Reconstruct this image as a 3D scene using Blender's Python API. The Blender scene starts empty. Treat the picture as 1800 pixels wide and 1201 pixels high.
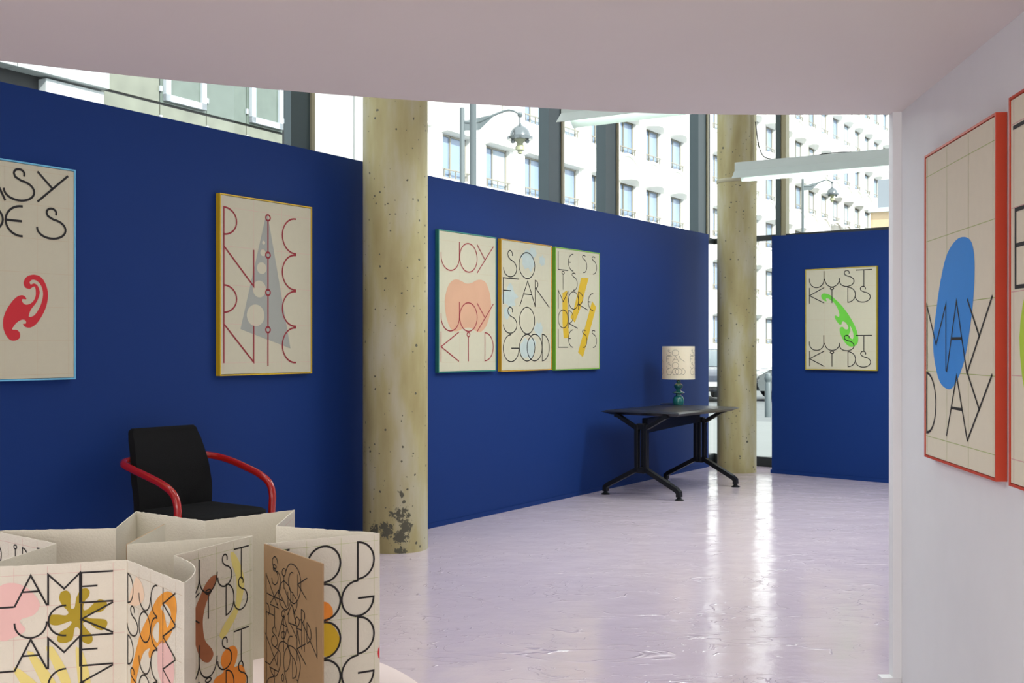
import bpy, bmesh, math, random
from mathutils import Vector, Matrix
from mathutils.geometry import delaunay_2d_cdt
random.seed(7)
SC = bpy.context.scene
COL = SC.collection
PI = math.pi

# ------------------------------------------------------------------ camera, sky, sun, lights, exposure
cam_d = bpy.data.cameras.new('camera'); cam = bpy.data.objects.new('camera', cam_d); COL.objects.link(cam)
cam.location = (0, 0, 1.25); cam.rotation_euler = (PI/2, 0, 0)
cam_d.sensor_width = 36; cam_d.lens = 40.1; cam_d.shift_y = 0.0058; cam_d.clip_end = 500; cam_d.clip_start = .05
SC.camera = cam
SC.view_settings.view_transform = 'Standard'; SC.view_settings.look = 'None'
SC.view_settings.gamma = 1; SC.view_settings.use_curve_mapping = False
SC.view_settings.exposure = 0.5
w = bpy.data.worlds.new('sky'); SC.world = w; w.use_nodes = True
bg = w.node_tree.nodes['Background']
bg.inputs[0].default_value = (.90, .96, 1.0, 1); bg.inputs[1].default_value = 1.8
def light(name, typ, loc, energy, color=(1, 1, 1), rot=None, size=None, aim=None):
    d = bpy.data.lights.new(name, typ); d.energy = energy; d.color = color
    o = bpy.data.objects.new(name, d); COL.objects.link(o); o.location = loc
    if aim is not None: o.rotation_euler = (Vector(aim)-Vector(loc)).to_track_quat('-Z', 'Y').to_euler()
    if rot: o.rotation_euler = rot
    if size:
        d.shape = 'RECTANGLE'; d.size, d.size_y = size
    return o
s = light('sun', 'SUN', (20, -30, 30), 4.9, (1, .97, .92), aim=(20-.55, -30+.75, 30-.62)); s.data.angle = .01
# unseen fill lights, added to brighten the interior
light('rear_fill', 'AREA', (-.6, -3.3, 1.35), 84, (1, .98, .95), size=(3.6, 1.6), aim=(-1.2, 5, 1.1))  # added fill from behind the camera
light('book_fill', 'AREA', (-.75, 2.5, 2.1), 11, (1, 1, .97), size=(.9, .9), rot=(0, 0, 0))  # added fill above the book and the round table
light('left_fill', 'AREA', (-6.2, .2, 1.2), 96, (1, .99, .96), size=(3.2, 1.6), aim=(1.4, 1.6, 1.1))  # added fill from the left, mainly for the white wall
light('hall_top_fill', 'AREA', (.0, 4.9, 5.3), 31, (1, .99, .97), size=(3.0, 1.4), rot=(0, 0, 0))  # added fill high in the hall, for floor and left wall

# ------------------------------------------------------------------ materials
def lin(c):
    return tuple(((x/255)/12.92 if x/255 <= .04045 else ((x/255+.055)/1.055)**2.4) for x in c)
def mat(name, rgb, rough=.6, metal=0, spec=.5, var=0.0, vscale=8, bump=0.0, bscale=60, emit=0, emc=None, coat=0):
    m = bpy.data.materials.new(name); m.use_nodes = True; nt = m.node_tree
    p = nt.nodes['Principled BSDF']; c = lin(rgb)
    p.inputs['Base Color'].default_value = (*c, 1); p.inputs['Roughness'].default_value = rough
    p.inputs['Metallic'].default_value = metal; p.inputs['Specular IOR Level'].default_value = spec
    p.inputs['Coat Weight'].default_value = coat
    tc = nt.nodes.new('ShaderNodeTexCoord')
    n = nt.nodes.new('ShaderNodeTexNoise'); n.inputs['Scale'].default_value = vscale; n.inputs['Detail'].default_value = 4
    nt.links.new(tc.outputs['Object'], n.inputs['Vector'])
    mx = nt.nodes.new('ShaderNodeMix'); mx.data_type = 'RGBA'
    v = max(var, .03)
    mx.inputs['A'].default_value = (*[x*(1-v) for x in c], 1); mx.inputs['B'].default_value = (*[min(1, x*(1+v)) for x in c], 1)
    nt.links.new(n.outputs['Fac'], mx.inputs['Factor']); nt.links.new(mx.outputs['Result'], p.inputs['Base Color'])
    if bump:
        b = nt.nodes.new('ShaderNodeBump'); n2 = nt.nodes.new('ShaderNodeTexNoise'); n2.inputs['Scale'].default_value = bscale
        n2.inputs['Detail'].default_value = 3
        nt.links.new(tc.outputs['Object'], n2.inputs['Vector']); nt.links.new(n2.outputs['Fac'], b.inputs['Height'])
        b.inputs['Strength'].default_value = bump; b.inputs['Distance'].default_value = .01
        nt.links.new(b.outputs['Normal'], p.inputs['Normal'])
    if emit:
        p.inputs['Emission Color'].default_value = (*(lin(emc) if emc else c), 1); p.inputs['Emission Strength'].default_value = emit
    return m

M = {}
M['blue'] = mat('blue_paint', (17, 49, 112), .65, spec=.18, var=.04, vscale=1.3, bump=.04, bscale=25)
M['white_wall'] = mat('white_wall_paint', (228, 228, 228), .7, var=.02, bump=.05, bscale=18)
M['pink_ceiling'] = mat('pink_ceiling_paint', (226, 219, 214), .55, spec=.35, var=.03, vscale=1.5, bump=.12, bscale=6)
M['upper_ceiling'] = mat('upper_ceiling_paint', (225, 222, 222), .8)
M['paper'] = mat('poster_paper', (198, 192, 168), .8, var=.02, vscale=30)
M['paper_brightened'] = mat('brightened_poster_paper', (226, 218, 194), .8, var=.02, vscale=30)  # same poster paper, lightened to offset weak light on the right wall
M['page'] = mat('book_paper', (218, 213, 197), .85, var=.02, vscale=60, bump=.15, bscale=220)
M['kraft'] = mat('brown_cover_board', (150, 122, 88), .75, var=.05, vscale=40)
M['ink'] = mat('black_ink', (24, 20, 20), .7)
M['redink'] = mat('crimson_ink', (146, 32, 44), .7, var=.08)
M['gridp'] = mat('pale_pencil_line', (196, 178, 148), .8)
M['gridpink'] = mat('pink_grid_line', (212, 168, 160), .8)
M['gridgreen'] = mat('green_grid_line', (176, 186, 120), .8)
M['f_blue'] = mat('sky_blue_frame', (110, 185, 220), .5)
M['f_yellow'] = mat('yellow_frame', (205, 168, 20), .5, var=.08)
M['f_teal'] = mat('teal_frame', (50, 130, 115), .5, var=.08)
M['f_ochre'] = mat('ochre_frame', (200, 152, 30), .5, var=.08)
M['f_green'] = mat('green_frame', (120, 175, 50), .5, var=.08)
M['f_olive'] = mat('olive_yellow_frame', (185, 165, 50), .5, var=.08)
M['f_red'] = mat('orange_red_frame', (196, 62, 28), .5, var=.08)
M['s_red'] = mat('red_shape_paint', (200, 32, 45), .7)
M['s_grey'] = mat('grey_shape_paint', (158, 160, 152), .7, var=.06)
M['s_peach'] = mat('peach_shape_paint', (206, 160, 130), .75, var=.12, vscale=4)
M['s_wash'] = mat('pale_blue_wash', (182, 194, 190), .8, var=.08, vscale=14)
M['s_yellow'] = mat('yellow_bar_paint', (206, 168, 26), .7, var=.06)
M['s_green'] = mat('green_brush_paint', (105, 198, 62), .7, var=.16, vscale=9)
M['s_blue'] = mat('bright_blue_paint', (50, 140, 222), .7, var=.04)
M['s_lime'] = mat('lime_paint', (180, 212, 60), .7)
M['s_olive'] = mat('olive_shape_paint', (166, 144, 28), .75)
M['s_pale'] = mat('pale_yellow_wash', (224, 210, 128), .8)
M['s_pink'] = mat('pink_wash', (228, 186, 180), .8, var=.06, vscale=12)
M['s_orange'] = mat('orange_brush_paint', (224, 150, 50), .75, var=.3, vscale=26)
M['s_orange2'] = mat('orange_paint', (232, 140, 48), .75, var=.12, vscale=20)
M['s_brown'] = mat('brown_brush_paint', (160, 100, 66), .75, var=.3, vscale=26)
M['s_cream'] = mat('peach_wash', (232, 204, 176), .8)
M['mullion'] = mat('grey_green_metal', (72, 88, 92), .45, metal=.0, var=.05)
M['beige_metal'] = mat('beige_metal', (176, 168, 138), .5)
M['darkframe'] = mat('dark_window_metal', (46, 52, 52), .5)
M['black_metal'] = mat('black_metal', (14, 15, 17), .38, spec=.4)
M['desk'] = mat('black_desk_surface', (30, 30, 33), .33, spec=.6, var=.1)
M['black_fabric'] = mat('black_fabric', (20, 20, 21), .92, spec=.2, var=.1, vscale=200, bump=.3, bscale=420)
M['red_tube'] = mat('red_lacquered_tube', (172, 28, 20), .22, coat=.5)
M['steel'] = mat('steel_screw', (200, 200, 200), .25, metal=1)
M['turq'] = mat('turquoise_glaze', (32, 100, 98), .16, coat=.6, var=.1)
M['shade'] = mat('cream_lampshade', (250, 240, 220), .8, var=.02, vscale=30)
M['cord'] = mat('black_cord', (15, 15, 15), .6)
M['fixture'] = mat('pale_green_grey_enamel', (196, 206, 200), .45)
M['tube'] = mat('lit_tube', (240, 250, 245), .5, emit=9, emc=(235, 255, 245))
M['disc'] = mat('pale_pink_tabletop', (238, 222, 218), .5, var=.02)
M['facade'] = mat('white_facade', (222, 222, 216), .8, var=.02, vscale=.6)
M['winframe'] = mat('beige_window_frame', (138, 134, 120), .6)
M['winglass'] = mat('blue_window_glass', (128, 148, 176), .15, spec=.6, var=.25, vscale=.5)
M['curtain'] = mat('pale_curtain', (165, 178, 190), .9, var=.15, vscale=3)
M['clad'] = mat('white_metal_cladding', (184, 190, 190), .5, var=.02)
M['cladglass'] = mat('reflecting_grey_glass', (118, 122, 108), .1, spec=.6, var=.35, vscale=2.2)
M['cladgreen'] = mat('green_grey_glass', (98, 110, 102), .1, spec=.6, var=.2, vscale=3)
M['shadowgap'] = mat('dark_joint', (20, 24, 24), .6)
M['alu'] = mat('white_aluminium', (176, 184, 190), .4)
M['darkglass'] = mat('dark_window_glass', (52, 60, 66), .1, spec=.6, var=.3, vscale=3)
M['street'] = mat('asphalt', (104, 108, 108), .8, var=.1, vscale=3)
M['pavement'] = mat('pale_pavement', (122, 126, 124), .8, var=.06, vscale=2)
M['lampmetal'] = mat('painted_street_metal', (88, 98, 100), .4)
M['lantern'] = mat('grey_lantern_metal', (110, 116, 118), .2, metal=.7)
M['globe'] = mat('frosted_globe', (150, 152, 120), .3)
M['signred'] = mat('sign_red', (190, 40, 48), .5)
M['signwhite'] = mat('sign_white', (200, 200, 200), .5)
M['car_blue'] = mat('dark_blue_car_paint', (22, 32, 50), .2, coat=.6)
M['car_silver'] = mat('silver_car_paint', (84, 90, 90), .25, coat=.6)
M['car_glass'] = mat('car_glass', (74, 88, 92), .08, spec=.6)
M['tyre'] = mat('tyre_rubber', (18, 18, 18), .8)
M['plate'] = mat('plate_white', (170, 172, 168), .5)
M['rear'] = mat('rear_light_red', (150, 20, 20), .3)
M['tan'] = mat('tan_brick', (196, 172, 138), .85, var=.12, vscale=3)
M['roofgrey'] = mat('zinc_roof', (130, 138, 146), .5)

def glass_mat():
    m = bpy.data.materials.new('clear_window_glass'); m.use_nodes = True; nt = m.node_tree
    for n in list(nt.nodes): nt.nodes.remove(n)
    o = nt.nodes.new('ShaderNodeOutputMaterial'); mx = nt.nodes.new('ShaderNodeMixShader')
    t = nt.nodes.new('ShaderNodeBsdfTransparent'); g = nt.nodes.new('ShaderNodeBsdfGlossy')
    t.inputs[0].default_value = (.93, .96, .95, 1); g.inputs['Roughness'].default_value = .02
    mx.inputs[0].default_value = .04
    nt.links.new(t.outputs[0], mx.inputs[1]); nt.links.new(g.outputs[0], mx.inputs[2])
    nt.links.new(mx.outputs[0], o.inputs[0]); return m
M['glass'] = glass_mat()

def shade_mat():
    m = M['shade']; nt = m.node_tree; p = nt.nodes['Principled BSDF']
    out = nt.nodes['Material Output']; tr = nt.nodes.new('ShaderNodeBsdfTranslucent'); tr.inputs[0].default_value = (.97, .9, .76, 1)
    mx = nt.nodes.new('ShaderNodeMixShader'); mx.inputs[0].default_value = .35
    nt.links.new(p.outputs[0], mx.inputs[1]); nt.links.new(tr.outputs[0], mx.inputs[2]); nt.links.new(mx.outputs[0], out.inputs[0])
shade_mat()

def concrete_mat(name, stains):
    m = bpy.data.materials.new(name); m.use_nodes = True; nt = m.node_tree; L = nt.links.new; N = nt.nodes.new
    p = nt.nodes['Principled BSDF']; p.inputs['Roughness'].default_value = .6; p.inputs['Specular IOR Level'].default_value = .35
    tc = N('ShaderNodeTexCoord'); mp = N('ShaderNodeMapping'); mp.inputs['Scale'].default_value = (3, 3, .7); L(tc.outputs['Object'], mp.inputs[0])
    n1 = N('ShaderNodeTexNoise'); n1.inputs['Scale'].default_value = 2.2; n1.inputs['Detail'].default_value = 6; L(mp.outputs[0], n1.inputs['Vector'])
    r = N('ShaderNodeValToRGB'); L(n1.outputs['Fac'], r.inputs[0])
    e = r.color_ramp.elements; e[0].position = .32; e[0].color = (*lin((160, 146, 100)), 1); e[1].position = .68; e[1].color = (*lin((188, 182, 156)), 1)
    k = e.new(.5); k.color = (*lin((176, 165, 120)), 1)
    # air-bubble pits
    def pits(scale, thr, seed):
        v = N('ShaderNodeTexVoronoi'); v.inputs['Scale'].default_value = scale
        nz = N('ShaderNodeTexNoise'); nz.inputs['Scale'].default_value = 60; L(tc.outputs['Object'], nz.inputs['Vector'])
        ad = N('ShaderNodeVectorMath'); ad.operation = 'MULTIPLY_ADD'; ad.inputs[1].default_value = (.012, .012, .012)
        L(nz.outputs['Color'], ad.inputs[0]); L(tc.outputs['Object'], ad.inputs[2]); L(ad.outputs[0], v.inputs['Vector'])
        sep = N('ShaderNodeSeparateColor'); L(v.outputs['Color'], sep.inputs[0])
        mlt = N('ShaderNodeMath'); mlt.operation = 'MULTIPLY'; L(sep.outputs[0], mlt.inputs[0]); mlt.inputs[1].default_value = thr
        pw = N('ShaderNodeMath'); pw.operation = 'POWER'; L(sep.outputs[0], pw.inputs[0]); pw.inputs[1].default_value = 3
        m2 = N('ShaderNodeMath'); m2.operation = 'MULTIPLY'; L(pw.outputs[0], m2.inputs[0]); m2.inputs[1].default_value = thr
        lt = N('ShaderNodeMath'); lt.operation = 'LESS_THAN'; L(v.outputs['Distance'], lt.inputs[0]); L(m2.outputs[0], lt.inputs[1])
        return lt
    a = pits(13, .16, 0); b = pits(30, .24, 1)
    mxx = N('ShaderNodeMath'); mxx.operation = 'MAXIMUM'; L(a.outputs[0], mxx.inputs[0]); L(b.outputs[0], mxx.inputs[1])
    # patchy breakdown of the surface near the listed spots
    last = mxx
    nz = N('ShaderNodeTexNoise'); nz.inputs['Scale'].default_value = 34; nz.inputs['Detail'].default_value = 8; nz.inputs['Roughness'].default_value = .75
    L(tc.outputs['Object'], nz.inputs['Vector'])
    for (x, y, z, rad) in stains:
        d = N('ShaderNodeVectorMath'); d.operation = 'DISTANCE'; L(tc.outputs['Object'], d.inputs[0]); d.inputs[1].default_value = (x, y, z)
        mr = N('ShaderNodeMapRange'); L(d.outputs['Value'], mr.inputs[0]); mr.inputs[1].default_value = 0; mr.inputs[2].default_value = rad
        mr.inputs[3].default_value = .22; mr.inputs[4].default_value = -.12; mr.clamp = True
        ad = N('ShaderNodeMath'); ad.operation = 'ADD'; L(mr.outputs[0], ad.inputs[0]); L(nz.outputs['Fac'], ad.inputs[1])
        gt = N('ShaderNodeMath'); gt.operation = 'GREATER_THAN'; L(ad.outputs[0], gt.inputs[0]); gt.inputs[1].default_value = .57
        # keep within reach
        l2 = N('ShaderNodeMath'); l2.operation = 'LESS_THAN'; L(d.outputs['Value'], l2.inputs[0]); l2.inputs[1].default_value = rad*1.15
        ml = N('ShaderNodeMath'); ml.operation = 'MULTIPLY'; L(gt.outputs[0], ml.inputs[0]); L(l2.outputs[0], ml.inputs[1])
        mm = N('ShaderNodeMath'); mm.operation = 'MAXIMUM'; L(ml.outputs[0], mm.inputs[0]); L(last.outputs[0], mm.inputs[1]); last = mm
    mc = N('ShaderNodeMix'); mc.data_type = 'RGBA'; L(last.outputs[0], mc.inputs['Factor']); L(r.outputs[0], mc.inputs['A']); mc.inputs['B'].default_value = (*lin((92, 90, 74)), 1)
    L(mc.outputs['Result'], p.inputs['Base Color'])
    iv = N('ShaderNodeMath'); iv.operation = 'SUBTRACT'; iv.inputs[0].default_value = 1; L(last.outputs[0], iv.inputs[1])
    bp = N('ShaderNodeBump'); bp.inputs['Strength'].default_value = .5; bp.inputs['Distance'].default_value = .004; L(iv.outputs[0], bp.inputs['Height'])
    L(bp.outputs[0], p.inputs['Normal']); return m

def floor_mat():
    m = bpy.data.materials.new('pink_floor_resin'); m.use_nodes = True; nt = m.node_tree; L = nt.links.new; N = nt.nodes.new
    p = nt.nodes['Principled BSDF']; tc = N('ShaderNodeTexCoord')
    n1 = N('ShaderNodeTexNoise'); n1.inputs['Scale'].default_value = .9; n1.inputs['Detail'].default_value = 5; L(tc.outputs['Object'], n1.inputs['Vector'])
    r = N('ShaderNodeMix'); r.data_type = 'RGBA'; r.inputs['A'].default_value = (*lin((208, 191, 205)), 1); r.inputs['B'].default_value = (*lin((218, 201, 208)), 1)
    L(n1.outputs['Fac'], r.inputs['Factor']); L(r.outputs['Result'], p.inputs['Base Color'])
    n2 = N('ShaderNodeTexNoise'); n2.inputs['Scale'].default_value = 2.5; n2.inputs['Detail'].default_value = 6; L(tc.outputs['Object'], n2.inputs['Vector'])
    mr = N('ShaderNodeMapRange'); L(n2.outputs['Fac'], mr.inputs[0]); mr.inputs[1].default_value = .3; mr.inputs[2].default_value = .7; mr.inputs[3].default_value = .07; mr.inputs[4].default_value = .17
    L(mr.outputs[0], p.inputs['Roughness']); p.inputs['Specular IOR Level'].default_value = .5
    # relief: slow undulation, fine grain, trowel lines and wrinkles
    n3 = N('ShaderNodeTexNoise'); n3.inputs['Scale'].default_value = 5; n3.inputs['Detail'].default_value = 3; L(tc.outputs['Object'], n3.inputs['Vector'])
    n4 = N('ShaderNodeTexNoise'); n4.inputs['Scale'].default_value = 120; n4.inputs['Detail'].default_value = 2; L(tc.outputs['Object'], n4.inputs['Vector'])
    n3b = N('ShaderNodeMath'); n3b.operation = 'MULTIPLY'; L(n3.outputs['Fac'], n3b.inputs[0]); n3b.inputs[1].default_value = .7
    def lines(scale, rot, stretch, thr):
        mp = N('ShaderNodeMapping'); mp.inputs['Rotation'].default_value = (0, 0, rot); mp.inputs['Scale'].default_value = (1, stretch, 1)
        L(tc.outputs['Object'], mp.inputs[0])
        n = N('ShaderNodeTexNoise'); n.inputs['Scale'].default_value = scale; n.inputs['Detail'].default_value = 2; n.inputs['Distortion'].default_value = 1.4; L(mp.outputs[0], n.inputs['Vector'])
        sb = N('ShaderNodeMath'); sb.operation = 'SUBTRACT'; L(n.outputs['Fac'], sb.inputs[0]); sb.inputs[1].default_value = .5
        ab = N('ShaderNodeMath'); ab.operation = 'ABSOLUTE'; L(sb.outputs[0], ab.inputs[0])
        q = N('ShaderNodeMapRange'); L(ab.outputs[0], q.inputs[0]); q.inputs[1].default_value = 0; q.inputs[2].default_value = thr; q.inputs[3].default_value = 1; q.inputs[4].default_value = 0
        # broken up by a mask
        n5 = N('ShaderNodeTexNoise'); n5.inputs['Scale'].default_value = 1.1; n5.inputs['Detail'].default_value = 2; L(mp.outputs[0], n5.inputs['Vector'])
        q2 = N('ShaderNodeMapRange'); L(n5.outputs['Fac'], q2.inputs[0]); q2.inputs[1].default_value = .46; q2.inputs[2].default_value = .60
        ml = N('ShaderNodeMath'); ml.operation = 'MULTIPLY'; L(q.outputs[0], ml.inputs[0]); L(q2.outputs[0], ml.inputs[1])
        return ml
    a = lines(1.6, .3, 2.6, .010); b = lines(3.4, -.9, 1.8, .012)
    s1 = N('ShaderNodeMath'); s1.operation = 'MULTIPLY_ADD'; L(a.outputs[0], s1.inputs[0]); s1.inputs[1].default_value = .75; L(n3b.outputs[0], s1.inputs[2])
    s2 = N('ShaderNodeMath'); s2.operation = 'MULTIPLY_ADD'; L(b.outputs[0], s2.inputs[0]); s2.inputs[1].default_value = .55; L(s1.outputs[0], s2.inputs[2])
    s3 = N('ShaderNodeMath'); s3.operation = 'MULTIPLY_ADD'; L(n4.outputs['Fac'], s3.inputs[0]); s3.inputs[1].default_value = .05; L(s2.outputs[0], s3.inputs[2])
    bp = N('ShaderNodeBump'); bp.inputs['Strength'].default_value = .5; bp.inputs['Distance'].default_value = .012; L(s3.outputs[0], bp.inputs['Height'])
    L(bp.outputs[0], p.inputs['Normal']); return m
M['floor'] = floor_mat()

# ------------------------------------------------------------------ helpers
def obj(name, bm, m, parent=None, smooth=False, recalc=True):
    if recalc: bmesh.ops.recalc_face_normals(bm, faces=bm.faces)
    me = bpy.data.meshes.new(name); bm.to_mesh(me); bm.free()
    for x in (m if isinstance(m, (list, tuple)) else [m]): me.materials.append(x)
    if smooth:
        for f in me.polygons: f.use_smooth = True
        try: me.set_sharp_from_angle(angle=math.radians(40))
        except Exception: pass
    o = bpy.data.objects.new(name, me); COL.objects.link(o)
    if parent is not None: o.parent = parent
    return o
def tag(o, label=None, cat=None, group=None, kind=None):
    if label: o['label'] = label
    if cat: o['category'] = cat
    if group: o['group'] = group
    if kind: o['kind'] = kind
    return o
def thing(name, label, cat, loc=(0, 0, 0), rz=0, group=None):
    o = bpy.data.objects.new(name, None); COL.objects.link(o); o.location = loc; o.rotation_euler = (0, 0, rz)
    o.empty_display_size = .1
    return tag(o, label, cat, group)
def struct(name, bm, m, label=None, **k):
    o = obj(name, bm, m, **k); o['kind'] = 'structure'
    if label: o['label'] = label
    return o
def BM(): return bmesh.new()
def box(bm, c, s, rz=0, R=None, mi=0):
    vs = []
    rot = R if R is not None else Matrix.Rotation(rz, 3, 'Z')
    for dx in (-.5, .5):
        for dy in (-.5, .5):
            for dz in (-.5, .5):
                vs.append(bm.verts.new(Vector(c)+rot @ Vector((dx*s[0], dy*s[1], dz*s[2]))))
    for f in ((0, 1, 3, 2), (4, 6, 7, 5), (0, 4, 5, 1), (2, 3, 7, 6), (0, 2, 6, 4), (1, 5, 7, 3)):
        fc = bm.faces.new([vs[i] for i in f]); fc.material_index = mi
    return vs
def prism(bm, pts, z0, z1, mi=0):
    a = [bm.verts.new((x, y, z0)) for x, y in pts]; b = [bm.verts.new((x, y, z1)) for x, y in pts]
    n = len(pts)
    for i in range(n):
        bm.faces.new([a[i], a[(i+1) % n], b[(i+1) % n], b[i]]).material_index = mi
    for q in (a[::-1], b):
        f = bm.faces.new(q); f.material_index = mi
    fs = [f for f in bm.faces if len(f.verts) > 4]
    if fs: bmesh.ops.triangulate(bm, faces=fs)
def tube(bm, pts, r, n=10, cap=True):
    pts = [Vector(p) for p in pts]; rings = []; up = None
    for i, p in enumerate(pts):
        t = (pts[min(i+1, len(pts)-1)]-pts[max(i-1, 0)]).normalized()
        if up is None:
            up = Vector((0, 0, 1)) if abs(t.z) < .9 else Vector((1, 0, 0))
        a = (up-t*up.dot(t)).normalized(); b = t.cross(a); up = a
        rr = r[i] if isinstance(r, (list, tuple)) else r
        rings.append([bm.verts.new(p+(a*math.cos(k*2*PI/n)+b*math.sin(k*2*PI/n))*rr) for k in range(n)])
    for q, s_ in zip(rings, rings[1:]):
        for k in range(n): bm.faces.new([q[k], q[(k+1) % n], s_[(k+1) % n], s_[k]])
    if cap: bm.faces.new(rings[0][::-1]); bm.faces.new(rings[-1])
def lathe(bm, prof, n=32, c=(0, 0, 0)):
    rings = []
    for r, z in prof:
        rings.append([bm.verts.new((c[0]+max(r, 1e-4)*math.cos(k*2*PI/n), c[1]+max(r, 1e-4)*math.sin(k*2*PI/n), c[2]+z)) for k in range(n)])
    for q, s_ in zip(rings, rings[1:]):
        for k in range(n): bm.faces.new([q[k], q[(k+1) % n], s_[(k+1) % n], s_[k]])
    bm.faces.new(rings[0][::-1]); bm.faces.new(rings[-1])
def bevel(bm, w_, seg=2):
    bmesh.ops.bevel(bm, geom=list(bm.edges), offset=w_, segments=seg, affect='EDGES', profile=.5)
def crom(pts, sub=6, closed=False):
    pts = [Vector(p) for p in pts]; n = len(pts); out = []
    rng = range(n) if closed else range(n-1)
    for i in rng:
        if closed: p0, p1, p2, p3 = pts[(i-1) % n], pts[i], pts[(i+1) % n], pts[(i+2) % n]
        else: p0, p1, p2, p3 = pts[max(i-1, 0)], pts[i], pts[i+1], pts[min(i+2, n-1)]
        for k in range(sub):
            t = k/sub
            out.append(.5*((2*p1)+(p2-p0)*t+(2*p0-5*p1+4*p2-p3)*t*t+(3*p1-p0-3*p2+p3)*t**3))
    if not closed: out.append(pts[-1])
    return out

# ------------------------------------------------------------------ drawing letters and painted shapes as thin layers
def arc(cx, cy, rx, ry, a0, a1, n=20):
    return [(cx+rx*math.cos(math.radians(a0+(a1-a0)*i/n)), cy-ry*math.sin(math.radians(a0+(a1-a0)*i/n))) for i in range(n+1)]
G = {
 'A': [[(0, 1), (.5, 0), (1, 1)], [(.25, .53), (.75, .53)]],
 'C': [arc(1, .5, 1, .5, 88, 272)],
 'D': [[(0, 0), (0, 1)]+arc(0, .5, 1, .5, -90, 90)],
 'e': [arc(1, .5, 1, .5, 88, 272), [(0, .5), (.45, .5)]],
 'W': [arc(1, .5, 1, .5, 88, 272), [(0, .5), (1, .5)]],
 'E': [[(1, 0), (0, 0), (0, 1), (1, 1)], [(0, .46), (.5, .46)]],
 'F': [[(1, 0), (0, 0), (0, 1)], [(0, .48), (.48, .48)]],
 'G': [arc(.5, .5, .5, .5, 90, 355)+[(1, .5), (.52, .5)]],
 'i': [arc(.5, .075, .5, .075, 0, 360), [(.5, .15), (.5, 1)]],
 'J': [[(1, 0), (1, .5)]+arc(.5, .53, .5, .47, 0, -180)+[(0, .42)]],
 'K': [[(0, 0), (0, 1)], [(1, 0), (0, .5), (1, 1)]],
 'L': [[(0, 0), (0, 1), (1, 1)]],
 'M': [[(0, 1), (0, 0), (.5, .5), (1, 0), (1, 1)]],
 'm': [[(0, 1), (0, 0), (.5, .62), (1, .02), (1, 1)]],
 'N': [[(0, 1), (0, 0), (1, 1), (1, .04)]],
 'O': [arc(.5, .5, .5, .5, 0, 360, 36)],
 'P': [[(0, 1), (0, 0)]+arc(0, .36, 1, .36, 90, -90)],
 'R': [[(0, 1), (0, 0)]+arc(0, .15, .2, .15, 90, -90)[1:], [(.02, .28), (1, 1)]],
 'r': [[(0, 1), (0, 0)]+arc(0, .36, .5, .36, 90, -90), [(.08, .74), (1, 1)]],
 'S': [arc(.42, .14, .2, .14, -20, 200, 12)+[(.27, .26), (.45, .34)]+arc(.42, .68, .58, .32, 80, -180, 24)],
 's': [arc(.35, .1, .35, .1, 30, 250, 10)+arc(.3, .62, .7, .38, 85, -95, 20)],
 'T': [[(0, 0), (1, 0)], [(.5, 0), (.5, 1)]],
 'U': [arc(.5, 0, .5, 1, 180, 360)],
 'Y': [[(0, 0), (.5, .52)], [(1, 0), (0, 1)]],
}
def ribbon(bm, pts, wd, mapf):
    P = [Vector(p) for p in pts]; Q = [P[0]]
    for p in P[1:]:
        if (p-Q[-1]).length > 1e-5: Q.append(p)
    if len(Q) < 2: return
    closed = (Q[0]-Q[-1]).length < 1e-4 and len(Q) > 3
    L, Rr = [], []
    n = len(Q)
    for i, p in enumerate(Q):
        a = (p-Q[i-1]).normalized() if i > 0 else ((Q[-1]-Q[-2]).normalized() if closed else None)
        b = (Q[i+1]-p).normalized() if i < n-1 else ((Q[1]-Q[0]).normalized() if closed else None)
        if a is None: a = b
        if b is None: b = a
        t = a+b
        if t.length < .2: t = a
        t.normalize(); nn = Vector((-t.y, t.x)); c = max(.35, nn.dot(Vector((-a.y, a.x))))
        off = nn*(wd/2/c)
        ext = Vector((0, 0))
        if not closed and i == 0: ext = -b*wd*.3
        if not closed and i == n-1: ext = a*wd*.3
        L.append(bm.verts.new(mapf(p+off+ext))); Rr.append(bm.verts.new(mapf(p-off+ext)))
    for i in range(n-1): bm.faces.new([L[i], L[i+1], Rr[i+1], Rr[i]])
def fill(bm, loops, mapf):
    """flat patch bounded by loops[0], with loops[1:] cut out of it"""
    co, ed = [], []
    for lp in loops:
        k = len(co); co += [Vector((p[0], p[1])) for p in lp]; n = len(lp)
        ed += [(k+i, k+(i+1) % n) for i in range(n)]
    v, _, f, _, _, _ = delaunay_2d_cdt(co, ed, [], 1, 1e-6)
    def inside(p, lp):
        c = False
        for i in range(len(lp)):
            a, b = lp[i], lp[i-1]
            if (a[1] > p[1]) != (b[1] > p[1]) and p[0] < (b[0]-a[0])*(p[1]-a[1])/(b[1]-a[1])+a[0]: c = not c
        return c
    bv = [bm.verts.new(mapf(p)) for p in v]
    for t in f:
        m_ = (sum(v[i][0] for i in t)/len(t), sum(v[i][1] for i in t)/len(t))
        if any(inside(m_, lp) for lp in loops[1:]): continue
        bm.faces.new([bv[i] for i in t])
    bmesh.ops.delete(bm, geom=[q for q in bv if not q.link_faces], context='VERTS')
def smooth_poly(uv, W, H, sub=4, smooth=True):
    p = [(u*W, v*H) for u, v in uv]
    return [(q[0], q[1]) for q in crom([(x, y) for x, y in p], sub, True)] if smooth else p

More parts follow.
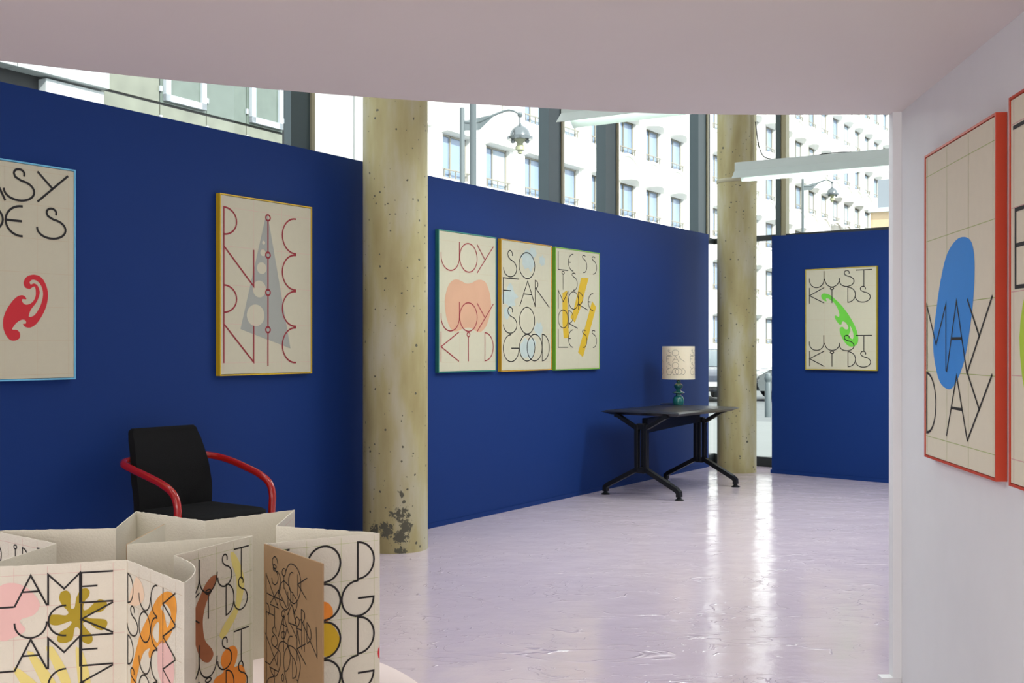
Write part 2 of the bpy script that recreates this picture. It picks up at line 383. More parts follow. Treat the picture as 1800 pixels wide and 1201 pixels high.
def draw_art(parent, W, H, mapf, art, flat=None):
    """mapf(xy, lift): point on the sheet; xy in metres from the top left corner."""
    L1, L2, L3, L4 = .0003, .0006, .0009, .0012
    if 'grid' in art:
        c, r, x0, cw, y0, rh, m = art['grid']; bm = BM(); lw = art.get('gw', .0016)
        for i in range(c+1): ribbon(bm, [((x0+i*cw)*W, .004), ((x0+i*cw)*W, H-.004)], lw, lambda p: mapf(p, L1))
        for j in range(r+1): ribbon(bm, [(.004, (y0+j*rh)*H), (W-.004, (y0+j*rh)*H)], lw, lambda p: mapf(p, L1))
        obj('grid_lines', bm, m, parent, recalc=False)
    for shp in art.get('shapes', []):
        m, polys = shp[0], shp[1]; sm = shp[2] if len(shp) > 2 else True; hol = shp[3] if len(shp) > 3 else []
        for n_, q in enumerate(polys):
            bm = BM()
            fill(bm, [smooth_poly(q, W, H, 4, sm)]+([smooth_poly(h_, W, H, 4, True) for h_ in hol] if n_ == 0 else []), lambda p: mapf(p, L2+.0001*(n_ % 2)))
            obj('painted_shape', bm, m, parent, recalc=False)
    if 'text' in art:
        rows = sorted({round(q[4]*12) for q in art['text']})
        bm = BM(); cur = None
        for ch, u0, v0, u1, v1 in sorted(art['text'], key=lambda q: round(q[4]*12)):
            if cur is not None and round(v1*12) != cur:
                obj('lettering', bm, art['ink'], parent, recalc=False); bm = BM()
            cur = round(v1*12)
            for pl in G[ch]:
                ribbon(bm, [((u0+x*(u1-u0))*W, (v0+y*(v1-v0))*H) for x, y in pl], art['sw'], lambda p: mapf(p, L4))
        for pl in art.get('lines', []):
            pl = [(x*W, y*H) for x, y in pl]
            if len(pl) > 3: pl = [(q.x, q.y) for q in crom(pl, 4)]
            ribbon(bm, pl, art['sw'], lambda p: mapf(p, L4))
        obj('lettering', bm, art['ink'], parent, recalc=False)
def circ(u, v, ru, rv, n=10): return [(u+ru*math.cos(2*PI*i/n), v+rv*math.sin(2*PI*i/n)) for i in range(n)]

# ------------------------------------------------------------------ the room
A0 = Vector((-2.28, 5.08)); A1 = Vector((-.77, 7.56)); A2 = Vector((2.06, 11.95))
dA = (A1-A0).normalized(); dB = (A2-A1).normalized()
nA = Vector((dA.y, -dA.x)); nB = Vector((dB.y, -dB.x))
AX = A0-dA*6.2
WH = 2.435
C0 = Vector((2.585, 11.35)); C1 = Vector((3.488, 10.485)); dC = (C1-C0).normalized(); nC = Vector((dC.y, -dC.x))
if nC.y > 0: nC = -nC
R0 = Vector((1.451, 4.247)); dR = Vector((-.091, -.996)).normalized(); nR = Vector((-1, .09)).normalized()
GC = Vector((2.18, 12.4)); gL = Vector((-.56, -.83)).normalized(); gR = Vector((.77, -.64)).normalized()
GL = GC+gL*19.1; GR = GC+gR*4.0
TOP = 5.6
SOF = 2.127
foot = [tuple(GC), tuple(GR), (GR.x, -3.6), (GL.x, -3.6)]
bm = BM(); prism(bm, foot, -.12, 0); struct('floor', bm, M['floor'], 'glossy lavender pink resin floor')
bm = BM(); prism(bm, [(x*1.0, y) for x, y in foot], TOP, TOP+.25); struct('ceiling.001', bm, M['upper_ceiling'])
# low pink ceiling with a gently curved free edge
edge = [(-8.4, -1.6), (-5.2, .9), (-3.0, 2.52), (-1.566, 3.489), (-.695, 3.925), (.188, 4.197), (.684, 4.288), (1.436, 4.299), (1.56, 4.299)]
e2 = [(p.x, p.y) for p in crom(edge, 6)]
bm = BM(); prism(bm, e2+[(1.56, -3.6), (-8.4, -3.6)], SOF, SOF+.28)
struct('ceiling', bm, M['pink_ceiling'], 'low pale pink ceiling with a gently curved edge')

def wall_strip(pts, th, side, z1s, z0=0):
    """thick wall along pts; side = +1/-1 thickness direction; z1s list of top heights"""
    bm = BM(); P = [Vector(p) for p in pts]; off = []
    for i, p in enumerate(P):
        a = (P[min(i+1, len(P)-1)]-P[max(i-1, 0)]).normalized(); off.append(p+Vector((-a.y, a.x))*th*side)
    f0 = [bm.verts.new((p.x, p.y, z0)) for p in P]; f1 = [bm.verts.new((p.x, p.y, z)) for p, z in zip(P, z1s)]
    b0 = [bm.verts.new((p.x, p.y, z0)) for p in off]; b1 = [bm.verts.new((p.x, p.y, z)) for p, z in zip(off, z1s)]
    for i in range(len(P)-1):
        bm.faces.new([f0[i], f0[i+1], f1[i+1], f1[i]]); bm.faces.new([b0[i], b1[i], b1[i+1], b0[i+1]])
        bm.faces.new([f1[i], f1[i+1], b1[i+1], b1[i]]); bm.faces.new([f0[i], b0[i], b0[i+1], f0[i+1]])
    for i in (0, -1): bm.faces.new([f0[i], f1[i], b1[i], b0[i]])
    return bm
struct('wall_left', wall_strip([AX, A0, A1-dA*.25, A1+dB*.25, A2], .09, 1, [WH]*5), M['blue'], 'long deep blue partition wall hung with framed posters')
struct('wall_back', wall_strip([C0, C1, C1+dC*1.2], .09, 1, [2.36, 2.335, 2.33]), M['blue'], 'short deep blue partition panel with one framed poster')
struct('baseboard_left', wall_strip([A0+nA*.006, A1-dA*.25+nA*.006, A1+dB*.25+nB*.006, A2+nB*.006], .006, 1, [.032]*4), M['blue'])
struct('baseboard_back', wall_strip([C0+nC*.008-dC*.01, C1+nC*.008+dC*1.2], .008, 1, [.034]*2), M['blue'])
RE = R0+dR*7.8
struct('wall_right', wall_strip([R0, RE], .11, 1, [SOF]*2), M['white_wall'], 'white wall hung with red framed posters')
bm = BM(); c = R0-nR*.03+nR*.032
box(bm, (R0.x-.012, R0.y+.03, SOF/2), (.036, .06, SOF), math.atan2(dR.y, dR.x)+PI/2); struct('trim_1', bm, M['white_wall'])
bm = BM(); box(bm, (R0.x-.04, R0.y+.02, .010), (.07, .05, .02), 0); struct('baseboard_right', bm, M['white_wall'])
# closing walls, not in view
bm = BM(); box(bm, ((GL.x+GR.x)/2, -3.65, TOP/2), (GR.x-GL.x+.4, .1, TOP+.2)); struct('wall_front', bm, M['white_wall'])
bm = BM(); box(bm, (GR.x+.05, (GR.y-3.6)/2, TOP/2), (.1, GR.y+3.6, TOP+.2)); struct('wall_side', bm, M['white_wall'])

# ------------------------------------------------------------------ windows
def glazing(name, P, d, L_, mulls, out):
    root = bpy.data.objects.new(name, None); COL.objects.link(root); root['kind'] = 'structure'; root.location = (P.x, P.y, 0); root.rotation_euler = (0, 0, math.atan2(d.y, d.x))
    root['label'] = 'tall shop glazing with dark metal mullions'
    # local x along the glass; local y = +1 room side or outside
    marks = sorted([0]+[m[0] for m in mulls]+[L_])
    for a, b in zip(marks, marks[1:]):
        bm = BM(); bm.faces.new([bm.verts.new(p) for p in ((a, out*.02, .08), (b, out*.02, .08), (b, out*.02, TOP), (a, out*.02, TOP))]); obj('pane', bm, M['glass'], root)
    for t, wd, dp in mulls:
        bm = BM(); box(bm, (t, 0, TOP/2), (wd, dp, TOP)); g = obj('mullion', bm, M['mullion'], root)
        sgn = -1 if out > 0 else 1
        bm = BM(); box(bm, (t-wd/2-.012 if out < 0 else t+wd/2+.02, 0, TOP/2), (.03 if out < 0 else .07, dp+.03 if out < 0 else dp*.8, TOP)); q = obj('edge_strip', bm, M['beige_metal'], g)
    bm = BM(); box(bm, (L_/2, 0, 2.40), (L_, .07, .055)); obj('transom', bm, M['darkframe'], root)
    bm = BM(); box(bm, (L_/2, 0, .05), (L_, .09, .10)); obj('sill', bm, M['darkframe'], root)
    return root
ml = [(.372, .20, .10), (2.352, .20, .10), (3.325, .20, .10), (5.3, .2, .10), (6.31, .17, .06), (10.3, .17, .1), (13, .17, .1)]
# left glazing: outside is to the right of gL direction
glazing('window_1', GC, gL, 19.1, ml, -1)
glazing('window_2', GC, gR, 4.0, [(.80, .055, .10), (2.8, .055, .10)], 1)
bm = BM(); tube(bm, [(GC.x+gL.x*.13, GC.y+gL.y*.13-.1, 2.42), (GC.x+gL.x*.13, GC.y+gL.y*.13-.1, TOP)], .009, 8); struct('trim_2', bm, M['darkframe'])

# ------------------------------------------------------------------ concrete columns
def column(name, label, x, y, r, stains, band=None):
    bm = BM(); prof = [(r, 0), (r, 2.0), (r, TOP)]
    lathe(bm, [(r, 0), (r, 1), (r, 2), (r, 3), (r, TOP-.002)], 64)
    root = thing(name, label, 'column', (x, y, 0), 0)
    o = obj('shaft', bm, concrete_mat(name+'_concrete', stains), root, smooth=True)
    return root
column('concrete_column', 'thick round concrete column with dark pitted stain near its foot', -.726, 7.1, .201,
       [(.05, -.2, .245, .10), (-.04, -.2, .14, .09), (.05, -.2, .10, .095), (-.11, -.17, .14, .07), (.06, -.2, .36, .04), (.09, -.19, .16, .08), (.05, -.195, .02, .06)])
c2 = column('concrete_column', 'farther round concrete column in the window gap behind the desk', 2.266, 11.5, .195, [])
bm = BM(); lathe(bm, [(.197, 2.90), (.201, 2.905), (.201, 2.935), (.197, 2.94)], 48); obj('strap', bm, M['beige_metal'], c2, smooth=True)
bm = BM(); tube(bm, [(.135, -.16, 5.5), (.135, -.16, 3.2), (.14, -.165, 3.1)], .008, 8); obj('conduit', bm, M['beige_metal'], c2, smooth=True)

# ------------------------------------------------------------------ framed posters
POSTERS = []
def poster(label, wallp, d, n, t0, t1, z0, z1, frame_m, art, fr_label=None, depth=.03):
    """hung on the wall line wallp + t d, facing n; the sheet spans t0..t1, z0..z1 (t grows to the viewer's right)"""
    W, H = t1-t0, z1-z0; ctr = wallp+d*((t0+t1)/2)
    root = thing('framed_poster', label, 'poster', (ctr.x+n.x*.0015, ctr.y+n.y*.0015, z0-.01), math.atan2(d.y, d.x))
    # local: x to the viewer's right, -y towards the viewer, z up
    root.rotation_euler = (0, 0, math.atan2(-n.x, n.y)+PI) if False else (0, 0, math.atan2(n.y, n.x)+PI/2)
    fw = .007; bm = BM()
    for x in (-W/2-fw/2, W/2+fw/2): box(bm, (x, -depth/2, H/2+.01), (fw, depth, H+2*fw))
    for z in (.01-fw/2, H+.01+fw/2): box(bm, (0, -depth/2, z), (W+.0001, depth, fw))
    fo = obj('frame', bm, frame_m, root)
    bm = BM(); box(bm, (0, -depth/2+.001, H/2+.01), (W-.004, depth-.004, H-.004)); obj('sheet', bm, art.get('sheet', M['paper']), root)
    y0 = -(depth-.001-.0)+.0
    yb = -depth/2+.001-(depth-.004)/2
    art = dict(art); art.setdefault('paper', M['paper'])
    draw_art(root, W-.004, H-.004, lambda p, l: (p[0]-W/2+.002, yb-l, H+.01-.002-p[1]), art)
    return root
def cell(ch, c, r, g, x0=0, x1=1, y0=0, y1=1):
    """glyph in grid cell (col c, row r); g = (cols, rows, mx, cw, my, rh)"""
    _, _, mx, cw, my, rh, _ = g
    return (ch, mx+(c+x0)*cw, my+(r+y0)*rh, mx+(c+x1)*cw, my+(r+y1)*rh)
g34 = (3, 4, .03, .313, .065, .218, M['gridp'])
I0, I1 = .42, .58
y_ = .965
joy_t = []
for r in (0, 2): joy_t += [cell('J', 0, r, g34, 0, .99, 0, y_), cell('O', 1, r, g34, .01, 1, 0, y_), cell('Y', 2, r, g34, 0, .96, 0, y_)]
joy_t += [cell('K', 0, 3, g34, 0, .96, 0, y_), cell('i', 1, 3, g34, I0, I1, 0, y_), cell('D', 2, 3, g34, .46, .96, 0, y_)]
A_JOY = dict(grid=g34, text=joy_t, sw=.0085, ink=M['redink'], shapes=[(M['s_peach'], [[(.092, .524), (.099, .467), (.143, .394), (.21, .351), (.289, .336), (.369, .344), (.462, .36), (.556, .353), (.639, .332), (.723, .324), (.809, .338), (.87, .39), (.907, .459), (.915, .529), (.883, .6), (.821, .671), (.723, .714), (.639, .708), (.568, .69), (.497, .684), (.415, .691), (.323, .709), (.244, .712), (.177, .683), (.121, .618)]])])
def sofar_text():
    return [('S', .071, .073, .289, .277), ('O', .339, .073, .654, .278), ('F', .03, .289, .333, .488), ('A', .352, .297, .666, .497), ('R', .662, .288, .958, .496),
            ('S', .07, .511, .293, .714), ('O', .346, .506, .651, .717), ('G', .03, .725, .336, .935), ('O', .345, .721, .655, .932), ('O', .498, .719, .808, .932), ('D', .81, .718, .961, .933)]
def blotch(u, v, ru, rv, seed, n=16):
    rd = random.Random(seed)
    return [(u+ru*(.6+.5*rd.random())*math.cos(2*PI*i/n), v+rv*(.6+.5*rd.random())*math.sin(2*PI*i/n)) for i in range(n)]
A_SOFAR = dict(grid=g34, text=sofar_text(), sw=.0085, ink=M['ink'], shapes=[(M['s_wash'], [blotch(.52, .13, .16, .1, 1), blotch(.62, .07, .09, .05, 9), blotch(.16, .43, .15, .1, 2), blotch(.52, .83, .18, .1, 3), blotch(.74, .68, .1, .07, 4), blotch(.8, .12, .07, .05, 5), blotch(.1, .56, .07, .05, 6)])])
A_LESS = dict(grid=(4, 6, .045, .2275, .025, .161, M['gridp']), sw=.0075, ink=M['ink'], text=[
    ('L', .052, .029, .269, .175), ('e', .278, .034, .382, .175), ('s', .596, .03, .704, .178), ('s', .824, .031, .936, .181),
    ('i', .132, .187, .187, .337), ('s', .358, .191, .479, .336), ('m', .052, .347, .269, .497), ('O', .283, .349, .503, .496), ('r', .503, .35, .72, .496), ('e', .736, .353, .846, .498),
    ('O', .052, .508, .269, .657), ('r', .278, .511, .488, .657), ('L', .052, .67, .269, .818), ('e', .278, .672, .382, .818), ('s', .596, .67, .704, .82), ('s', .824, .672, .936, .82)],
    shapes=[(M['s_yellow'], [[(.571, .223), (.745, .221), (.565, .472), (.421, .61), (.322, .567), (.397, .499)], [(.145, .368), (.248, .342), (.263, .547), (.292, .74), (.174, .742), (.145, .615)], [(.83, .418), (.926, .467), (.611, .903), (.497, .861)]], False)])
pic = []
for r in (0, 2): pic += [cell('P', 0, r, g34, 0, .42, 0, .97)]
for r in (1, 3): pic += [cell('N', 0, r, g34, 0, 1, 0, .99)]
for r in range(4): pic += [cell('i', 1, r, g34, I0, I1, .05, 1.08), cell('C', 2, r, g34, .02, .5, .06, 1.02)]
A_PIC = dict(grid=(3, 4, .03, .313, .065, .218, M['gridpink']), text=pic, sw=.0095, ink=M['redink'], shapes=[(M['s_grey'], [[(.478, .08), (.498, .08), (.757, .856), (.202, .746)]], False,
    [circ(.452, .241, .016, .011), circ(.445, .3, .03, .02), circ(.431, .39, .052, .034), circ(.405, .512, .072, .049), circ(.365, .665, .096, .063)])])
g46 = (4, 6, .046, .2255, .02, .161, M['gridp'])
A_KIDS = dict(grid=g46, sw=.0085, ink=M['ink'], text=[('J', .051, .019, .265, .179), ('U', .277, .096, .491, .178), ('S', .52, .022, .695, .179), ('T', .724, .023, .944, .184),
    ('K', .051, .182, .265, .336), ('i', .355, .182, .407, .337), ('D', .608, .188, .715, .336), ('S', .746, .184, .922, .339),
    ('J', .049, .662, .262, .812), ('U', .277, .739, .491, .812), ('S', .52, .662, .695, .815), ('T', .724, .664, .944, .82),
    ('K', .053, .82, .266, .972), ('i', .355, .82, .407, .972), ('D', .61, .824, .717, .972), ('S', .75, .82, .926, .975)],
    shapes=[(M['s_green'], [[(.222, .268), (.237, .247), (.276, .241), (.355, .26), (.44, .31), (.511, .36), (.595, .435), (.665, .514), (.72, .592), (.751, .67), (.75, .728), (.719, .762), (.664, .775), (.608, .763), (.552, .719), (.51, .66), (.49, .611), (.503, .584), (.538, .58), (.566, .601), (.602, .603), (.616, .587), (.602, .562), (.574, .535), (.539, .525), (.522, .535), (.519, .552), (.489, .554), (.454, .527), (.43, .498), (.418, .468), (.44, .466), (.475, .479), (.486, .468), (.482, .434), (.454, .384), (.412, .339), (.369, .314), (.326, .294), (.297, .29), (.293, .303), (.304, .319), (.276, .316), (.24, .296)]], True,
    [[(.637, .567), (.665, .602), (.689, .66), (.681, .694), (.664, .699), (.619, .665), (.643, .621)]])])
A_EASY = dict(grid=(4, 6, .02, .2345, .025, .1595, M['gridp']), sw=.0105, ink=M['ink'], text=[('E', .03, .03, .22, .17), ('A', .27, .03, .49, .178), ('S', .512, .028, .699, .173), ('Y', .726, .028, .951, .166),
    ('O', .03, .193, .23, .34), ('D', .30, .196, .475, .342), ('W', .494, .199, .607, .338), ('S', .75, .193, .935, .336)],
    shapes=[(M['s_red'], [[(.639, .577), (.624, .564), (.624, .547), (.646, .524), (.696, .513), (.748, .522), (.784, .554), (.802, .6), (.792, .652), (.762, .699), (.718, .742), (.675, .761), (.639, .76), (.617, .746), (.639, .743), (.636, .729), (.61, .726), (.575, .739), (.551, .758), (.542, .772), (.575, .774), (.596, .789), (.593, .812), (.561, .823), (.526, .82), (.498, .799), (.48, .768), (.477, .731), (.495, .69), (.533, .649), (.575, .62), (.61, .612), (.632, .617), (.642, .63), (.614, .63), (.613, .642), (.632, .654), (.66, .653), (.689, .64), (.708, .617), (.711, .589), (.704, .57), (.689, .571), (.667, .581)]], True,
    [[(.667, .548), (.689, .537), (.726, .544), (.755, .569), (.765, .606), (.748, .653), (.711, .696), (.682, .71), (.66, .71), (.675, .678), (.718, .64), (.74, .597), (.726, .565), (.699, .554), (.675, .56)]])])
A_MAY = dict(sheet=M['paper_brightened'], grid=(3, 4, .03, .313, .065, .218, M['gridgreen']), sw=.0085, ink=M['ink'], gw=.0025, text=[('m', .021, .498, .333, .712), ('A', .347, .496, .637, .715), ('Y', .647, .497, .962, .712),
    ('D', .017, .725, .173, .925), ('A', .343, .726, .644, .918), ('Y', .647, .716, .96, .916)],
    shapes=[(M['s_blue'], [[(.605, .307), (.699, .329), (.74, .387), (.73, .478), (.682, .578), (.599, .681), (.474, .751), (.369, .771), (.233, .75), (.149, .683), (.127, .615), (.18, .514), (.255, .416), (.349, .344), (.481, .309)]])])
A_NEXT = dict(sheet=M['paper_brightened'], grid=(3, 4, .03, .313, .065, .218, M['gridpink']), sw=.0105, ink=M['ink'], gw=.0025, text=[('T', .03, .075, .34, .28), ('E', .05, .29, .34, .49)],
    shapes=[(M['s_lime'], [[(.09, .62), (.2, .47), (.45, .42), (.7, .5), (.78, .66), (.66, .82), (.4, .88), (.18, .8)]])])
poster('poster in a thin sky blue frame with a red curl and black letters', A0, dA, nA, .365-.71, .367, 1.107, 2.081, M['f_blue'], A_EASY)
poster('poster in a yellow frame with crimson letters over a grey triangle', A0, dA, nA, 1.302, 2.032, 1.102, 2.080, M['f_yellow'], A_PIC)
poster('poster in a teal frame with crimson JOY letters over a peach shape', A1, dB, nB, .442, 1.151, 1.081, 2.064, M['f_teal'], A_JOY)
poster('poster in an ochre frame with thin black letters SO FAR SO GOOD', A1, dB, nB, 1.229, 1.959, 1.075, 2.062, M['f_ochre'], A_SOFAR)
poster('poster in a green frame with black letters over three yellow bars', A1, dB, nB, 2.030, 2.770, 1.070, 2.060, M['f_green'], A_LESS)
poster('poster in an olive yellow frame with a green curved brush shape', C0, dC, nC, .394, 1.116, 1.040, 1.999, M['f_olive'], A_KIDS)
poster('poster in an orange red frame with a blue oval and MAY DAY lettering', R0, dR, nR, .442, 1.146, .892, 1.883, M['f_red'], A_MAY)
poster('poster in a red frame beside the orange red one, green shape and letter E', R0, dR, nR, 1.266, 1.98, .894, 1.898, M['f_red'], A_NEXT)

# ------------------------------------------------------------------ desk
def desk():
    ctr = Vector((1.40, 9.965)); rz = math.atan2(.818, .575)
    root = thing('desk', 'black desk with splayed metal legs against the blue wall', 'desk', (ctr.x, ctr.y, 0), rz)
    L_, W_ = 1.19, .74; top = .72
    # top with wide chamfered rim (local x along the length, -y towards the room)
    def slab(l0, w0, l1, w1, z0, z1, bm):
        a = [bm.verts.new((sx*l0/2, sy*w0/2, z0)) for sx, sy in ((-1, -1), (1, -1), (1, 1), (-1, 1))]
        b = [bm.verts.new((sx*l1/2, sy*w1/2, z1)) for sx, sy in ((-1, -1), (1, -1), (1, 1), (-1, 1))]
        for i in range(4): bm.faces.new([a[i], a[(i+1) % 4], b[(i+1) % 4], b[i]])
        bm.faces.new(a[::-1]); bm.faces.new(b)
    bm = BM(); slab(L_-.14, W_-.12, L_, W_, top-.04, top-.014, bm); slab(L_, W_, L_-.07, W_-.07, top-.0139, top-.002, bm)
    obj('tabletop', bm, M['desk'], root)
    bm = BM(); slab(L_-.16, W_-.16, L_-.165, W_-.165, top-.004, top, bm); obj('inlay', bm, M['desk'], root)
    bm = BM()
    for v in ((-.445, .445),):
        a = [(-.46, -.022, .555), (.46, -.022, .60)]
    vs = []
    for x, zb, zt in ((-.50, .535, .655), (.50, .575, .665)):
        for y in (-.025, .025):
            for z in (zb, zt): vs.append(bm.verts.new((x, y, z)))
    for f in ((0, 1, 3, 2), (4, 6, 7, 5), (0, 4, 5, 1), (2, 3, 7, 6), (0, 2, 6, 4), (1, 5, 7, 3)): bm.faces.new([vs[i] for i in f])
    obj('crossbeam', bm, M['black_metal'], root)
    for sx in (-1, 1):
        x = sx*.555
        bm = BM()
        for y in (-.042, .042):
            box(bm, (x, y, .405), (.05, .034, .40))
        box(bm, (x, 0, .225), (.045, .075, .05)); box(bm, (x, 0, .59), (.045, .075, .05)); box(bm, (x-sx*.02, 0, .41), (.02, .03, .40))
        bevel(bm, .004, 1)
        leg = obj('leg_upright', bm, M['black_metal'], root)
        for sy in (-1, 1):
            # upper arm to the top
            bm = BM(); seg = [(x, sy*.045, .575), (x, sy*.215, .672), (x, sy*.25, .682)]
            rectsweep(bm, seg, .03, .045); obj('support_arm', bm, M['black_metal'], leg)
            bm = BM(); seg = [(x, sy*.035, .235), (x, sy*.32, .085), (x, sy*.345, .065), (x, sy*.347, .028)]
            rectsweep(bm, seg, .036, .05); obj('foot_arm', bm, M['black_metal'], leg)
            bm = BM(); lathe(bm, [(.038, 0), (.038, .006), (.02, .016), (.014, .032)], 20, (x, sy*.347, 0)); obj('glide', bm, M['black_metal'], leg, smooth=True)
    return root
def rectsweep(bm, pts, h, wx):
    """bar in a y-z plane, h across in that plane, wx along x"""
    P = [Vector(p) for p in pts]; rings = []
    for i, p in enumerate(P):
        t = (P[min(i+1, len(P)-1)]-P[max(i-1, 0)]).normalized(); n = Vector((0, -t.z, t.y))
        rings.append([bm.verts.new(p+n*h/2+Vector((wx/2, 0, 0))), bm.verts.new(p-n*h/2+Vector((wx/2, 0, 0))), bm.verts.new(p-n*h/2-Vector((wx/2, 0, 0))), bm.verts.new(p+n*h/2-Vector((wx/2, 0, 0)))])
    for a, b in zip(rings, rings[1:]):
        for k in range(4): bm.faces.new([a[k], a[(k+1) % 4], b[(k+1) % 4], b[k]])
    bm.faces.new(rings[0][::-1]); bm.faces.new(rings[-1])
desk()

# ------------------------------------------------------------------ table lamp
lx, ly, lz = 1.535, 10.52, .7205
lamp = thing('table_lamp', 'turquoise glazed table lamp with printed cream drum shade on the desk', 'lamp', (lx, ly, lz))
prof = [(.02, 0), (.045, .001), (.050, .012), (.052, .035), (.05, .058), (.040, .076), (.026, .084), (.0225, .095), (.026, .103), (.048, .106), (.058, .112), (.048, .120), (.028, .126), (.021, .133), (.022, .146), (.034, .157), (.041, .172), (.039, .186), (.025, .196), (.016, .202), (.016, .208), (.021, .213), (.021, .222), (.010, .226)]
bm = BM(); lathe(bm, prof, 40); obj('lamp_base', bm, M['turq'], lamp, smooth=True)
bm = BM(); lathe(bm, [(.012, .224), (.012, .285), (.006, .287)], 16); obj('socket', bm, M['black_metal'], lamp, smooth=True)
bm = BM(); lathe(bm, [(.001, .285), (.022, .30), (.03, .325), (.024, .35), (.001, .362)], 16); obj('bulb', bm, mat('warm_bulb', (255, 230, 190), .5, emit=3.0, emc=(255, 205, 140)), lamp, smooth=True)
RS = .151; z0s, z1s = .237, .54
bm = BM(); n = 64; ro = [[], [], [], []]
for k in range(n):
    a = 2*PI*k/n
    for q, (r, z) in enumerate(((RS, z0s), (RS-.002, z1s), (RS-.0045, z1s), (RS-.0025, z0s))): ro[q].append(bm.verts.new((r*math.cos(a), r*math.sin(a), z)))
for q in range(4):
    for k in range(n): bm.faces.new([ro[q][k], ro[q][(k+1) % n], ro[(q+1) % 4][(k+1) % n], ro[(q+1) % 4][k]])
sh = obj('lamp_shade', bm, M['shade'], lamp, smooth=True)
bm = BM()
for k in range(3):
    a = k*2*PI/3+.3; tube(bm, [(0, 0, .288), ((RS-.003)*math.cos(a), (RS-.003)*math.sin(a), .265)], .0015, 6)
obj('shade_ring', bm, M['black_metal'], lamp)
# lettering wrapped round the drum
base_a = math.atan2(-ly, -lx)   # towards the camera
def wrap(aoff, x0m, width, zt, ht, txt, name='lettering'):
    bm = BM()
    for ch, u0, v0, u1, v1 in txt:
        for pl in G[ch]:
            pts = [(u0+x*(u1-u0), v0+y*(v1-v0)) for x, y in pl]
            dense = []
            for p, q in zip(pts, pts[1:]):
                for i in range(3): dense.append((p[0]+(q[0]-p[0])*i/3, p[1]+(q[1]-p[1])*i/3))
            dense.append(pts[-1])
            def mf(p):
                a = base_a+aoff+(p[0])/RS
                z = zt-p[1]; return ((RS+.0006)*math.cos(a), (RS+.0006)*math.sin(a), z)
            ribbon(bm, [(x0m+u*width, v*ht) for u, v in dense], .0022, mf)
    obj(name, bm, M['ink'], sh, recalc=False)
for o_ in range(4): wrap(0, -.125+o_*.2372, .195, .527, .265, sofar_text())
bm = BM(); tube(bm, [tuple(p) for p in crom([(-.05, .0, .005), (-.09, .05, .004), (-.14, .03, .004), (-.155, .09, .004), (-.12, .16, .004), (-.05, .19, .004), (.0, .17, .0045)], 6)], .003, 6); obj('power_cord', bm, M['cord'], lamp, smooth=True)

